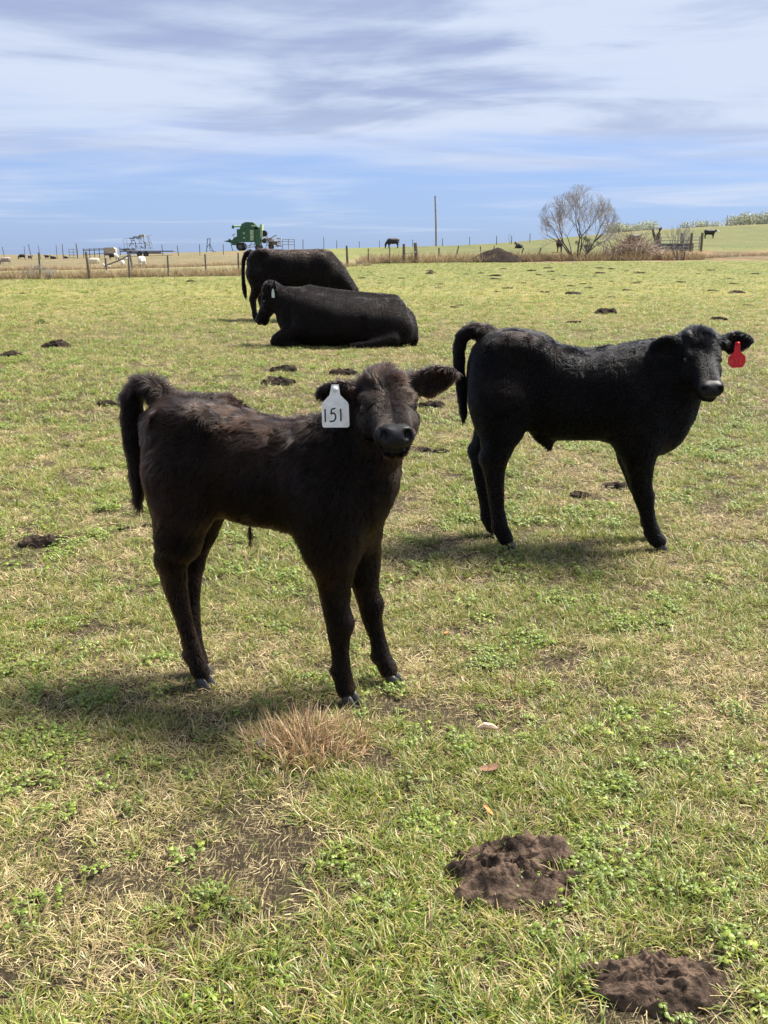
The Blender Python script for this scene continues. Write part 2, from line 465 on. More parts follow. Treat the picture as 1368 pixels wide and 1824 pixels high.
# ------------------------------------------------------------------ bodies: smooth solids joined into one skin
class Skin:
    def __init__(s): s.P = []
    def chain(s, pts, k): s.P.append(('chain', np.array(pts, float), k)); return s
    def ell(s, c, r, axes=None, k=.03, sub=False):
        s.P.append(('sub' if sub else 'ell', np.array(c, float), np.array(r, float), np.eye(3) if axes is None else np.array(axes, float), k)); return s
    def sweep(s, o, axes, tab, k, n=2.2): s.P.append(('sweep', np.array(o, float), np.array(axes, float), np.array(tab, float), k, n)); return s
    @staticmethod
    def bounds(p):
        if p[0] == 'chain': q = p[1]; return (q[:, :3] - q[:, 3:4]).min(0), (q[:, :3] + q[:, 3:4]).max(0)
        if p[0] in ('ell', 'sub'):
            e = np.abs(p[3].T * p[2]).sum(1) if False else np.sqrt(((p[3].T * p[2])**2).sum(1)); return p[1] - e, p[1] + e
        o, A, T = p[1], p[2], p[3]
        c = []
        for x, zt, zb, hw, yc in T:
            for y in (yc - hw, yc + hw):
                for z in (zt, zb): c.append(o + A.T @ np.array([x, y, z]))
        c = np.array(c); return c.min(0), c.max(0)
    def mesh(s, h, floor=None):
        B = [s.bounds(p) for p in s.P]
        lo = np.min([b[0] for b in B], 0) - 4 * h; hi = np.max([b[1] for b in B], 0) + 4 * h
        if floor is not None: lo[2] = floor - 3 * h
        dim = np.ceil((hi - lo) / h).astype(int) + 1
        ax = [lo[i] + np.arange(dim[i]) * h for i in range(3)]
        D = np.full(dim, .6, np.float32)
        for p, (bl, bh) in zip(s.P, B):
            k = p[4] if p[0] in ('ell', 'sub', 'sweep') else p[2]
            m = k * 1.2 + 3 * h
            sl = tuple(slice(max(0, int((bl[i] - m - lo[i]) / h)), min(dim[i], int((bh[i] + m - lo[i]) / h) + 2)) for i in range(3))
            X, Y, Z = np.meshgrid(ax[0][sl[0]], ax[1][sl[1]], ax[2][sl[2]], indexing='ij')
            Q = np.stack([X, Y, Z], -1).astype(np.float32)
            if p[0] == 'chain':
                d = None; C = p[1].astype(np.float32)
                for a, b in zip(C[:-1], C[1:]):
                    v = b[:3] - a[:3]; w = Q - a[:3]
                    t = np.clip((w @ v) / max(1e-9, float(v @ v)), 0, 1)
                    e = np.sqrt(((w - t[..., None] * v)**2).sum(-1)) - (a[3] + t * (b[3] - a[3]))
                    d = e if d is None else np.minimum(d, e)
            elif p[0] in ('ell', 'sub'):
                q = (Q - p[1].astype(np.float32)) @ p[3].T.astype(np.float32)
                k0 = np.sqrt(((q / p[2])**2).sum(-1)); k1 = np.sqrt(((q / p[2]**2)**2).sum(-1)) + 1e-6
                d = k0 * (k0 - 1) / k1
            else:
                T = p[3]
                q = (Q - p[1].astype(np.float32)) @ p[2].T.astype(np.float32)
                x = q[..., 0]
                # smooth (cubic) reading of the table
                xs = np.linspace(T[0, 0], T[-1, 0], 160)
                cur = [np.interp(xs, T[:, 0], T[:, j]) for j in range(1, 5)]
                for j in range(4):
                    for _ in range(10): cur[j][1:-1] = (cur[j][:-2] + 2 * cur[j][1:-1] + cur[j][2:]) / 4
                zt, zb, hw, yc = (np.interp(x, xs, c) for c in cur)
                hz = np.maximum((zt - zb) / 2, .004); zc = (zt + zb) / 2; hw = np.maximum(hw, .004)
                nn = p[5]
                e = ((np.abs(q[..., 1] - yc) / hw)**nn + (np.abs(q[..., 2] - zc) / hz)**nn)**(1 / nn)
                d = (e - 1) * np.minimum(hw, hz)
                out = np.maximum(T[0, 0] - x, x - T[-1, 0])
                d = np.where(out > 0, np.sqrt(np.maximum(d, 0)**2 + out**2), d)
            cur = D[sl]
            if p[0] == 'sub':
                b = -d; hh = np.clip(.5 - .5 * (cur - b) / max(k, 1e-5), 0, 1)
                D[sl] = cur * (1 - hh) + b * hh + k * hh * (1 - hh)
            else:
                hh = np.clip(.5 + .5 * (cur - d) / max(k, 1e-5), 0, 1)
                D[sl] = cur * (1 - hh) + d * hh - k * hh * (1 - hh)
        if floor is not None:
            D = np.maximum(D, (floor - ax[2])[None, None, :].astype(np.float32))
        return surface_nets(D, lo, h)


def surface_nets(D, lo, h):
    s = D < 0
    nx, ny, nz = D.shape
    cs = (nx - 1, ny - 1, nz - 1)
    acc = np.zeros(cs + (3,), np.float32); cnt = np.zeros(cs, np.float32)
    def cut(a, o): return a[o[0]:nx - 1 + o[0], o[1]:ny - 1 + o[1], o[2]:nz - 1 + o[2]]
    for axis in range(3):
        o1, o2 = [i for i in range(3) if i != axis]
        for a in (0, 1):
            for b in (0, 1):
                p = [0, 0, 0]; p[o1] = a; p[o2] = b; q = list(p); q[axis] = 1
                d0, d1 = cut(D, p), cut(D, q)
                m = cut(s, p) != cut(s, q)
                t = np.where(m, d0 / np.where(m, d0 - d1, 1), 0)
                for i in range(3):
                    acc[..., i] += np.where(m, t if i == axis else p[i], 0)
                cnt += m
    act = cnt > 0
    idx = np.full(cs, -1, np.int64); idx[act] = np.arange(act.sum())
    ijk = np.argwhere(act)
    V = lo + h * (ijk + acc[act] / cnt[act][:, None])
    Fs = []
    for axis in range(3):
        o1, o2 = [(1, 2), (2, 0), (0, 1)][axis]
        a = [slice(None)] * 3; b = [slice(None)] * 3
        a[axis] = slice(0, -1); b[axis] = slice(1, None)
        m = s[tuple(a)] != s[tuple(b)]
        for ax_ in (o1, o2):
            k = [slice(None)] * 3; k[ax_] = slice(0, 1); m[tuple(k)] = False
            k[ax_] = slice(-1, None); m[tuple(k)] = False
        e = np.argwhere(m)
        def cell(d1, d2):
            q = e.copy(); q[:, o1] -= d1; q[:, o2] -= d2; return idx[q[:, 0], q[:, 1], q[:, 2]]
        quad = np.stack([cell(1, 1), cell(0, 1), cell(0, 0), cell(1, 0)], 1)
        inside = s[e[:, 0], e[:, 1], e[:, 2]]
        quad[~inside] = quad[~inside][:, ::-1]
        Fs.append(quad)
    Fq = np.concatenate(Fs); Fq = Fq[(Fq >= 0).all(1)]
    # one light smoothing pass
    for _ in range(2):
        sm = np.zeros_like(V); c = np.zeros(len(V))
        for a, b in ((0, 1), (1, 2), (2, 3), (3, 0)):
            np.add.at(sm, Fq[:, a], V[Fq[:, b]]); np.add.at(c, Fq[:, a], 1)
            np.add.at(sm, Fq[:, b], V[Fq[:, a]]); np.add.at(c, Fq[:, b], 1)
        V = .5 * V + .5 * sm / np.maximum(c, 1)[:, None]
    return V, Fq


def normals_of(V, Fq):
    n = np.cross(V[Fq[:, 2]] - V[Fq[:, 0]], V[Fq[:, 3]] - V[Fq[:, 1]])
    N = np.zeros_like(V)
    for i in range(4): np.add.at(N, Fq[:, i], n)
    return N / np.maximum(np.linalg.norm(N, axis=1), 1e-9)[:, None]


def unit(v): v = np.asarray(v, float); return v / np.linalg.norm(v)


class Head:
    """skull frame: x to the nose, y to the animal's left, z out of the forehead"""
    def __init__(s, poll, nose_dir, up, L):
        s.o = np.array(poll, float); x = unit(nose_dir); y = unit(np.cross(up, x)); z = np.cross(x, y)
        s.A = np.array([x, y, z]); s.L = L
    def p(s, x, y, z): return s.o + s.A.T @ (np.array([x, y, z]) * s.L)
    def d(s, v): return s.A.T @ np.array(v, float)
    def local(s, Q): return ((Q - s.o) @ s.A.T) / s.L
    def add(s, sk, cow=False, k=.03):
        L = s.L; w = 1.0
        tab = [(-.10, .02, -.16, .07, 0), (-.03, .055, -.26, .165, 0), (.08, .06, -.37, .215, 0), (.22, .055, -.43, .238, 0), (.36, .035, -.445, .243, 0),
               (.48, .005, -.425, .215, 0), (.62, -.015, -.385, .185, 0), (.76, -.03, -.345, .172, 0), (.88, -.04, -.325, .180, 0),
               (.97, -.055, -.29, .165, 0), (1.03, -.09, -.25, .12, 0), (1.05, -.12, -.21, .07, 0)]
        sk.sweep(s.o, s.A, [[a * L for a in r] for r in tab], k * L / .27, 2.35)
        for sy in (1, -1):
            sk.ell(s.p(.30, sy * .205, -.055), np.array([.11, .060, .055]) * L, s.A, .022 * L / .27)          # brow
            sk.ell(s.p(.40, sy * .215, -.27), np.array([.16, .05, .11]) * L, s.A, .04 * L / .27)            # cheek
            sk.ell(s.p(.965, sy * .105, -.125), np.array([.075, .062, .062]) * L, s.A, .02 * L / .27)      # nostril wing
            sk.ell(s.p(.355, sy * .258, -.120), np.array([.070, .045, .050]) * L, s.A, .012 * L / .27, True)   # eye socket
            sk.ell(s.p(1.03, sy * .110, -.118), np.array([.10, .040, .045]) * L, s.A, .008 * L / .27, True)   # nostril
        sk.ell(s.p(.90, 0, -.315), np.array([.105, .118, .055]) * L, s.A, .02 * L / .27)                     # lower lip
        sk.ell(s.p(1.0, 0, -.262), np.array([.16, .19, .008]) * L, s.A, .006 * L / .27, True)               # mouth line
        sk.ell(s.p(.08, 0, .05), np.array([.14, .13, .06]) * L, s.A, .04 * L / .27)                         # poll
        return s
    def ear(s, sk, root, tip_dir, face, length, width, thick=.011):
        """leaf-shaped ear with a hollow"""
        x = unit(tip_dir); f = np.array(face, float); z = unit(f - x * (f @ x)); y = np.cross(z, x)
        A = np.array([x, y, z]); r = np.array(root, float)
        sk.chain([(*(r - x * .02), width * .55), (*(r + x * length * .22), width * .50)], .018)
        sk.ell(r + x * length * .46, (length * .42, width * .98, thick + .004), A, .010)
        sk.ell(r + x * length * .72, (length * .33, width * .62, thick), A, .012)
        sk.ell(r + x * length * .54 + z * (thick * 1.5), (length * .36, width * .62, thick * 1.2), A, .006, True)
        return A, r


def fur(name, V, Fq, parent, mat, count, length, colour, flow, wild, radius=.0011, weight=None, seed=1, pts=4, lift=.35, clump=.018):
    """a coat of single hairs rooted all over the skin"""
    g = np.random.default_rng(seed)
    N = normals_of(V, Fq)
    T = np.concatenate([Fq[:, [0, 1, 2]], Fq[:, [0, 2, 3]]])
    A = V[T]; area = .5 * np.linalg.norm(np.cross(A[:, 1] - A[:, 0], A[:, 2] - A[:, 0]), axis=1)
    cen = A.mean(1)
    if weight is not None: area = area * weight(cen)
    pick = g.choice(len(T), count, p=area / area.sum())
    u, v = g.random(count), g.random(count); fl = u + v > 1; u[fl], v[fl] = 1 - u[fl], 1 - v[fl]
    b = np.stack([1 - u - v, u, v], 1)
    P = (V[T[pick]] * b[..., None]).sum(1); n = (N[T[pick]] * b[..., None]).sum(1)
    n /= np.linalg.norm(n, axis=1)[:, None] + 1e-9
    Lh = length(P, n) * g.uniform(.65, 1.2, count)
    fd = flow(P, n)
    k = wild(P, n)[:, None]
    q = P / (clump * 2.2)
    sw = np.stack([fbm(q[:, 0] + 7 * i, q[:, 1] + 3 * i, q[:, 2], seed=seed + 50 + i, oct=2) - .5 for i in range(3)], 1) * 2
    fd = fd + k * (sw * 1.9 + g.normal(0, .16, (count, 3)))
    fd = fd - n * (fd * n).sum(1)[:, None]
    fd /= np.linalg.norm(fd, axis=1)[:, None] + 1e-6
    li = (lift + .5 * k[:, 0] * np.clip(sw[:, 0] * 1.5 + .1, -.3, 1))[:, None]
    d0 = fd + n * np.clip(li, .1, 1.6) * 1.5; d0 /= np.linalg.norm(d0, axis=1)[:, None]
    gv = np.tile(np.array([0, 0, -.25]), (count, 1)); gv = gv - n * np.minimum(0, (gv * n).sum(1))[:, None]
    d1 = fd + n * np.clip(li, .1, 1.2) * .28 + gv; d1 /= np.linalg.norm(d1, axis=1)[:, None]
    # hairs lean together into locks
    cell = np.floor(P / clump + sw * .8)
    key = _hash(cell[:, 0].astype(np.int64), cell[:, 1].astype(np.int64), cell[:, 2].astype(np.int64), 5 + seed)
    cc = (cell + .5) * clump
    t = np.linspace(0, 1, pts)
    out = np.zeros((count, pts, 3), np.float32)
    for i, ti in enumerate(t):
        pos = P - n * np.minimum(.003, Lh * .12)[:, None] + Lh[:, None] * (d0 * (ti - .5 * ti * ti) + d1 * (.5 * ti * ti))
        pull = (k * .30 + .02) * ti * ti
        off = (cc - P); off -= n * (off * n).sum(1)[:, None]
        out[:, i] = pos + off * pull
    cv = bpy.data.hair_curves.new(name)
    cv.add_curves([pts] * count)
    cv.attributes['position'].data.foreach_set('vector', out.ravel())
    ra = cv.attributes.get('radius') or cv.attributes.new('radius', 'FLOAT', 'POINT')
    ra.data.foreach_set('value', np.tile((radius * np.array([1, .9, .65, .2]))[:pts] if pts == 4 else radius * np.linspace(1, .2, pts), count).astype(np.float32))
    ca = cv.attributes.new('col', 'FLOAT_COLOR', 'CURVE')
    c = np.ones((count, 4), np.float32); c[:, :3] = colour(P, n, key, g)
    ca.data.foreach_set('color', c.ravel())
    cv.materials.append(mat)
    o = bpy.data.objects.new(name, cv); COL.objects.link(o); o.parent = parent
    return o


def sphere(name, c, r, mat, parent, axes=None, nu=16, nv=10):
    V, Fc = [], []
    r = np.array(r if hasattr(r, '__len__') else [r] * 3, float); A = np.eye(3) if axes is None else axes
    for j in range(nv + 1):
        th = math.pi * j / nv
        for i in range(nu):
            ph = 2 * math.pi * i / nu
            V.append(np.array(c) + A.T @ (r * np.array([math.sin(th) * math.cos(ph), math.sin(th) * math.sin(ph), math.cos(th)])))
    for j in range(nv):
        for i in range(nu): Fc.append((j * nu + i, (j + 1) * nu + i, (j + 1) * nu + (i + 1) % nu, j * nu + (i + 1) % nu))
    return mesh_obj(name, V, Fc, mat, parent, True)


def hoof(parent, foot, fwd, s=1.0, mat='hoof'):
    """cloven hoof: two claws side by side, toes forward"""
    f = unit([fwd[0], fwd[1], 0]); l = np.array([-f[1], f[0], 0])
    V, Fc = [], []
    for side in (1, -1):
        rings = [(.000, .030, .0155, .0), (.004, .031, .0160, .0), (.020, .026, .0150, -.006), (.040, .021, .0135, -.014), (.048, .016, .010, -.017)]
        base = len(V); n = 10
        for z, a, b, dx in rings:
            for i in range(n):
                t = 2 * math.pi * i / n
                x = a * math.cos(t) * (1.15 if math.cos(t) > 0 else .85); y = b * math.sin(t) * (1 - .35 * max(0, math.cos(t)))
                V.append(np.array(foot) + (f * (x + dx) + l * (side * .0155 + y + side * .004 * max(0, math.cos(t)))) * s + np.array([0, 0, z * s]))
        for r in range(len(rings) - 1):
            for i in range(n): Fc.append((base + r * n + i, base + r * n + (i + 1) % n, base + (r + 1) * n + (i + 1) % n, base + (r + 1) * n + i))
        Fc.append(tuple(base + i for i in range(n - 1, -1, -1))); Fc.append(tuple(base + (len(rings) - 1) * n + i for i in range(n)))
    return mesh_obj('hoof', V, Fc, M[mat], parent, True)


def plate(name, poly, o, x, z, y, thick, mat, parent):
    """flat tag: outline in its own x,z; y is the way it faces"""
    n = len(poly)
    V = [np.array(o) + np.array(x) * a + np.array(z) * b + np.array(y) * s * thick / 2 for s in (1, -1) for a, b in poly]
    Fc = [tuple(range(n)), tuple(range(2 * n - 1, n - 1, -1))] + [(i, i + n, (i + 1) % n + n, (i + 1) % n) for i in range(n)]
    return mesh_obj(name, V, Fc, mat, parent)


def strokes(name, lines, width, o, x, z, y, lift, mat, parent):
    """pen strokes as raised ribbons"""
    V, Fc = [], []
    o, x, z, y = (np.array(a, float) for a in (o, x, z, y))
    for ln in lines:
        ln = np.array(ln, float); b = len(V)
        for i, p in enumerate(ln):
            d = ln[min(i + 1, len(ln) - 1)] - ln[max(0, i - 1)]; d = d / (np.linalg.norm(d) + 1e-9); w = np.array([-d[1], d[0]]) * width / 2
            for sgn in (1, -1):
                q = p + w * sgn; V.append(o + x * q[0] + z * q[1] + y * lift)
        for i in range(len(ln) - 1): Fc.append((b + 2 * i, b + 2 * i + 1, b + 2 * i + 3, b + 2 * i + 2))
    return mesh_obj(name, V, Fc, mat, parent)


def bezier(pts, n=10):
    """smooth line through points"""
    P = np.array(pts, float); out = []
    for i in range(len(P) - 1):
        p0, p1, p2, p3 = P[max(i - 1, 0)], P[i], P[i + 1], P[min(i + 2, len(P) - 1)]
        for t in np.linspace(0, 1, n, endpoint=False):
            out.append(.5 * ((2 * p1) + (p2 - p0) * t + (2 * p0 - 5 * p1 + 4 * p2 - p3) * t**2 + (3 * p1 - p0 - 3 * p2 + p3) * t**3))
    out.append(P[-1]); return np.array(out)


# ------------------------------------------------------------------ the calves and cows
class Frame:
    def __init__(s, x, y, yaw):
        s.o = np.array([x, y, tz(x, y) - .006]); a = math.radians(yaw); s.yaw = a
        s.R = np.array([[math.cos(a), math.sin(a), 0], [-math.sin(a), math.cos(a), 0], [0, 0, 1]])   # world to local
    def p(s, w): w = np.array(w, float); return s.R @ (w - np.array([s.o[0], s.o[1], 0]))
    def d(s, w): return s.R @ np.array(w, float)


def hide_body(name, sk, h, parent, mats, head=None, floor=None, nose=True):
    V, Fq = sk.mesh(h, floor)
    o = mesh_obj(name, V, Fq, mats, parent, True)
    if head is not None and len(mats) > 1:
        c = V[Fq].mean(1); q = head.local(c)
        bare = (q[:, 0] > .885 + .35 * np.maximum(0, -.2 - q[:, 2])) & (q[:, 0] < 1.3) & (np.abs(q[:, 1]) < .21) & (q[:, 2] > -.30) & (q[:, 2] < .1)
        o.data.polygons.foreach_set('material_index', bare.astype(np.int32))
    return o, V, Fq


def coat_fields(head, legs_top, base_len, back=.02, tail_x=None, face_len=.013, leg_len=.014, tail_len=.05):
    def headness(P):
        q = head.local(P); return np.clip(1 - np.linalg.norm((q - np.array([.42, 0, -.18])) / np.array([.75, .55, .5]), axis=1) + .35, 0, 1)
    def earness(P):
        q = head.local(P); return ((np.abs(q[:, 1]) > .27) & (q[:, 0] < .45) & (q[:, 0] > -.5) & (q[:, 2] > -.45)).astype(float)
    def length(P, n):
        L = np.full(len(P), base_len)
        L = L + back * smooth01(n[:, 2], .2, .8) * (P[:, 2] > legs_top)
        leg = 1 - smooth01(P[:, 2], legs_top * .55, legs_top * 1.05); L = L * (1 - leg) + leg_len * leg
        q = head.local(P); hn = smooth01(headness(P), .3, .7)
        face = face_len + .026 * (1 - smooth01(q[:, 0], .06, .36)) * (q[:, 2] > -.16)
        L = L * (1 - hn) + face * hn
        L = np.where(earness(P) > 0, .017, L)
        if tail_x is not None: L = np.where(P[:, 0] < tail_x, tail_len, L)
        L = np.where(P[:, 2] < .05, .012, L)
        return L
    def flow(P, n):
        f = np.tile(np.array([-.55, 0, -.62]), (len(P), 1))
        leg = (1 - smooth01(P[:, 2], legs_top * .7, legs_top * 1.1))[:, None]; f = f * (1 - leg) + np.array([-.05, 0, -1.0]) * leg
        q = head.local(P); hn = smooth01(headness(P), .3, .7)[:, None]
        away = (P - head.p(.42, 0, .12)); away = away / (np.linalg.norm(away, axis=1)[:, None] + 1e-6)
        low = (q[:, 0] > .45)[:, None]
        lat = head.A[1] * np.sign(q[:, 1:2]) * .45
        away = np.where(low, head.A[0] + lat - head.A[2] * .3, away)
        f = f * (1 - hn) + away * hn
        if tail_x is not None: f = np.where((P[:, 0] < tail_x)[:, None], np.array([-.25, 0, -.9]), f)
        return f
    def wild(P, n):
        q = head.local(P); hn = smooth01(headness(P), .3, .7)
        w = .35 + .45 * smooth01(n[:, 2], .1, .7) * (P[:, 2] > legs_top) + .1 * (fbm(P[:, 0] * 8, P[:, 1] * 8, P[:, 2] * 8, seed=9) - .5)
        w = w * (1 - hn) + hn * (.22 + .75 * (1 - smooth01(q[:, 0], .04, .38)) * (q[:, 2] > -.2))
        return np.where(P[:, 2] < legs_top * .6, .22, w)
    def weight(c):
        q = head.local(c)
        bare = (q[:, 0] > .875 + .35 * np.maximum(0, -.2 - q[:, 2])) & (q[:, 0] < 1.3) & (np.abs(q[:, 1]) < .22) & (q[:, 2] > -.31) & (q[:, 2] < .1)
        w = np.where(headness(c) > .5, 2.2, 1.0)
        for sy in (1, -1):
            w = np.where(np.linalg.norm((q - np.array([.355, sy * .238, -.120])) / np.array([1, 1, .8]), axis=1) < .074, .0, w)
        w = np.where(bare, 0, w)
        if tail_x is not None: w = np.where(c[:, 0] < tail_x, 2.5, w)
        return np.where(c[:, 2] < .034, 0, w)
    return length, flow, wild, weight


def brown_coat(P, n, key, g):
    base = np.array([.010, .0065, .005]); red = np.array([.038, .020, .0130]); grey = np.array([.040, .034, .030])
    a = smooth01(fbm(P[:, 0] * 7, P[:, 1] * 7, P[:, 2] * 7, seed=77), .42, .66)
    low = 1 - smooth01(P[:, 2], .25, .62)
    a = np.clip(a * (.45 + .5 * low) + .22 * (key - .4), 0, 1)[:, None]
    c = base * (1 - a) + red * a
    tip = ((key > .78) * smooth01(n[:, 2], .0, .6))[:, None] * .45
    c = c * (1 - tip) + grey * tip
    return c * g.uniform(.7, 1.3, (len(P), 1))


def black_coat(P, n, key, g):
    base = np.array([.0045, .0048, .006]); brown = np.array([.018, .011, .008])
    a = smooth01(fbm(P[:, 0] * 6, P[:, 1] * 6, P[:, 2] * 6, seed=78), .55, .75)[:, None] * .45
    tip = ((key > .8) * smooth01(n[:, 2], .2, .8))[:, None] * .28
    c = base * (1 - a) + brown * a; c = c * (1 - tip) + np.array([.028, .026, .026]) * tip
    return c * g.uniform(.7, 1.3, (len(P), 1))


def eyes(hd, parent):
    for sy in (1, -1):
        sphere('eye', hd.p(.360, sy * .224, -.118), .060 * hd.L, M['eye'], parent)


def calf_tagged_white():
    fr = Frame(-.262, 2.40, -20)
    root = empty('calf', fr.o, fr.yaw, 'shaggy dark brown calf in front wearing a white ear tag numbered 151', 'calf')
    sk = Skin()
    sk.sweep((0, 0, 0), np.eye(3), [(-.388, .715, .665, .03, 0), (-.368, .758, .615, .075, 0), (-.32, .790, .54, .108, 0), (-.25, .785, .495, .120, 0), (-.16, .765, .482, .115, 0),
        (-.05, .745, .468, .124, 0), (.05, .738, .460, .124, 0), (.13, .738, .445, .116, 0), (.19, .735, .42, .105, 0), (.235, .705, .455, .085, 0), (.27, .665, .51, .055, 0), (.292, .63, .57, .02, 0)], .03)
    for sy in (1, -1):
        sk.ell((-.262, sy * .075, .61), (.082, .052, .15), k=.05)
        sk.ell((.155, sy * .078, .565), (.074, .044, .145), k=.05)
        sk.ell((-.20, sy * .085, .745), (.05, .03, .03), k=.05)
    # hind legs
    sk.chain([(-.262, -.085, .60, .078), (-.250, -.088, .50, .072), (-.266, -.088, .425, .060), (-.290, -.086, .360, .040), (-.288, -.084, .295, .031), (-.273, -.082, .222, .0235), (-.257, -.080, .150, .0210), (-.243, -.079, .088, .0235), (-.225, -.078, .045, .023)], .045)
    sk.chain([(-.262, .075, .60, .078), (-.266, .060, .50, .062), (-.280, .050, .425, .050), (-.296, .034, .360, .038), (-.300, .020, .295, .030), (-.296, .006, .222, .0225), (-.288, -.006, .150, .0205), (-.280, -.014, .088, .023), (-.265, -.018, .045, .023)], .045)
    # front legs
    sk.chain([(.158, -.075, .56, .080), (.164, -.070, .44, .064), (.168, -.062, .365, .046), (.166, -.055, .300, .035), (.171, -.050, .245, .0315), (.173, -.048, .205, .0285), (.174, -.046, .155, .0220), (.177, -.044, .100, .0235), (.186, -.042, .050, .024)], .05)
    sk.chain([(.158, .075, .56, .080), (.170, .085, .44, .064), (.182, .092, .355, .048), (.192, .097, .285, .034), (.199, .101, .245, .0305), (.206, .104, .200, .027), (.219, .107, .145, .0205), (.232, .110, .085, .0230), (.250, .113, .048, .024)], .05)
    for q, r in (((-.318, -.085, .372), .020), ((-.322, .033, .372), .019), ((.190, -.050, .238), .022), ((.216, .101, .238), .021)): sk.ell(q, (r, r * .9, r * 1.25), k=.02)
    for q in ((-.268, -.080, .095), (-.302, -.012, .095), (.156, -.045, .098), (.210, .110, .085)): sk.ell(q, (.010, .016, .012), k=.012)
    # neck, turned to the camera
    sk.chain([(.12, 0, .62, .115), (.19, -.003, .665, .105), (.245, -.010, .745, .085), (.272, -.014, .795, .072)], .06)
    sk.chain([(.215, 0, .56, .065), (.262, -.018, .70, .058)], .05)
    hd = Head(fr.p((.002, 2.265, .858)), fr.d((.10, -.96, -.25)), fr.d((0, -.3, .95)), .236).add(sk)
    L_root = fr.p((-.052, 2.255, .836)); R_root = fr.p((.060, 2.255, .848))
    ax_l, _ = hd.ear(sk, L_root, fr.d((-.96, .12, -.04)), fr.d((.1, -.90, -.42)), .108, .034)
    hd.ear(sk, R_root, fr.d((.95, .10, .27)), fr.d((.12, -.97, -.16)), .120, .037)
    # tail lifted over the rump, then hanging
    sk.chain([(-.345, 0, .780, .030), (-.375, 0, .805, .027), (-.403, 0, .812, .027), (-.430, 0, .790, .026), (-.443, 0, .74, .023), (-.447, 0, .68, .020), (-.440, 0, .61, .017), (-.438, .0, .55, .013), (-.438, 0, .49, .006)], .015)
    sk.chain([(-.100, 0, .455, .006), (-.098, 0, .430, .005), (-.103, 0, .400, .004)], .01)
    body, V, Fq = hide_body('body', sk, .0075, root, [M['hide'], M['nose']], hd)
    eyes(hd, root)
    for f, yaw in (((-.210, -.078, 0), 0), ((-.250, -.018, 0), 5), ((.205, -.041, 0), -8), ((.270, .114, 0), 6)):
        hoof(root, f, (math.cos(math.radians(yaw)), math.sin(math.radians(yaw))), .80)
    ln, fl, wd, wt = coat_fields(hd, .44, .026, .010, -.405, tail_len=.040)
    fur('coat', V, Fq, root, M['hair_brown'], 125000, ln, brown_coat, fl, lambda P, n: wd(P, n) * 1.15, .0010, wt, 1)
    # ear tag
    o = L_root + fr.d((-.062, -.030, .018))
    face = unit(fr.d((.05, -1, .06))); x = unit(fr.d((1, .05, -.02))); z = np.cross(x, face) * -1; z = z if z[2] > 0 else -z
    poly = [(-.009, .004), (.009, .004), (.013, -.022), (.032, -.040), (.0345, -.046), (.037, -.098), (.033, -.103), (-.028, -.104), (-.032, -.100), (-.034, -.048), (-.032, -.042), (-.014, -.022)]
    poly = [(a * .93, b * .93) for a, b in poly]
    tg = plate('ear_tag', poly[::-1], o, x, z, face, .0018, M['tag_white'], root)
    def sc(ls): return [[(a * .001 * .93, b * .001 * .93) for a, b in bezier(l, 6)] for l in ls]
    digits = [[(-25, -57), (-24.5, -74), (-24, -90)],
              [(1, -55), (-9, -57.5)], [(-9, -57.5), (-10, -70)], [(-10, -70), (-4, -67), (1, -72), (1.5, -80), (-3, -87), (-13, -88)],
              [(14, -56), (15, -72), (15, -87)]]
    strokes('tag_number', sc(digits), .0035, o, x, z, face, .0016, M['ink'], tg)
    sphere('tag_button', o + z * -.006 + face * .002, .0065, M['tag_white'], tg, nu=10, nv=6)
    return root


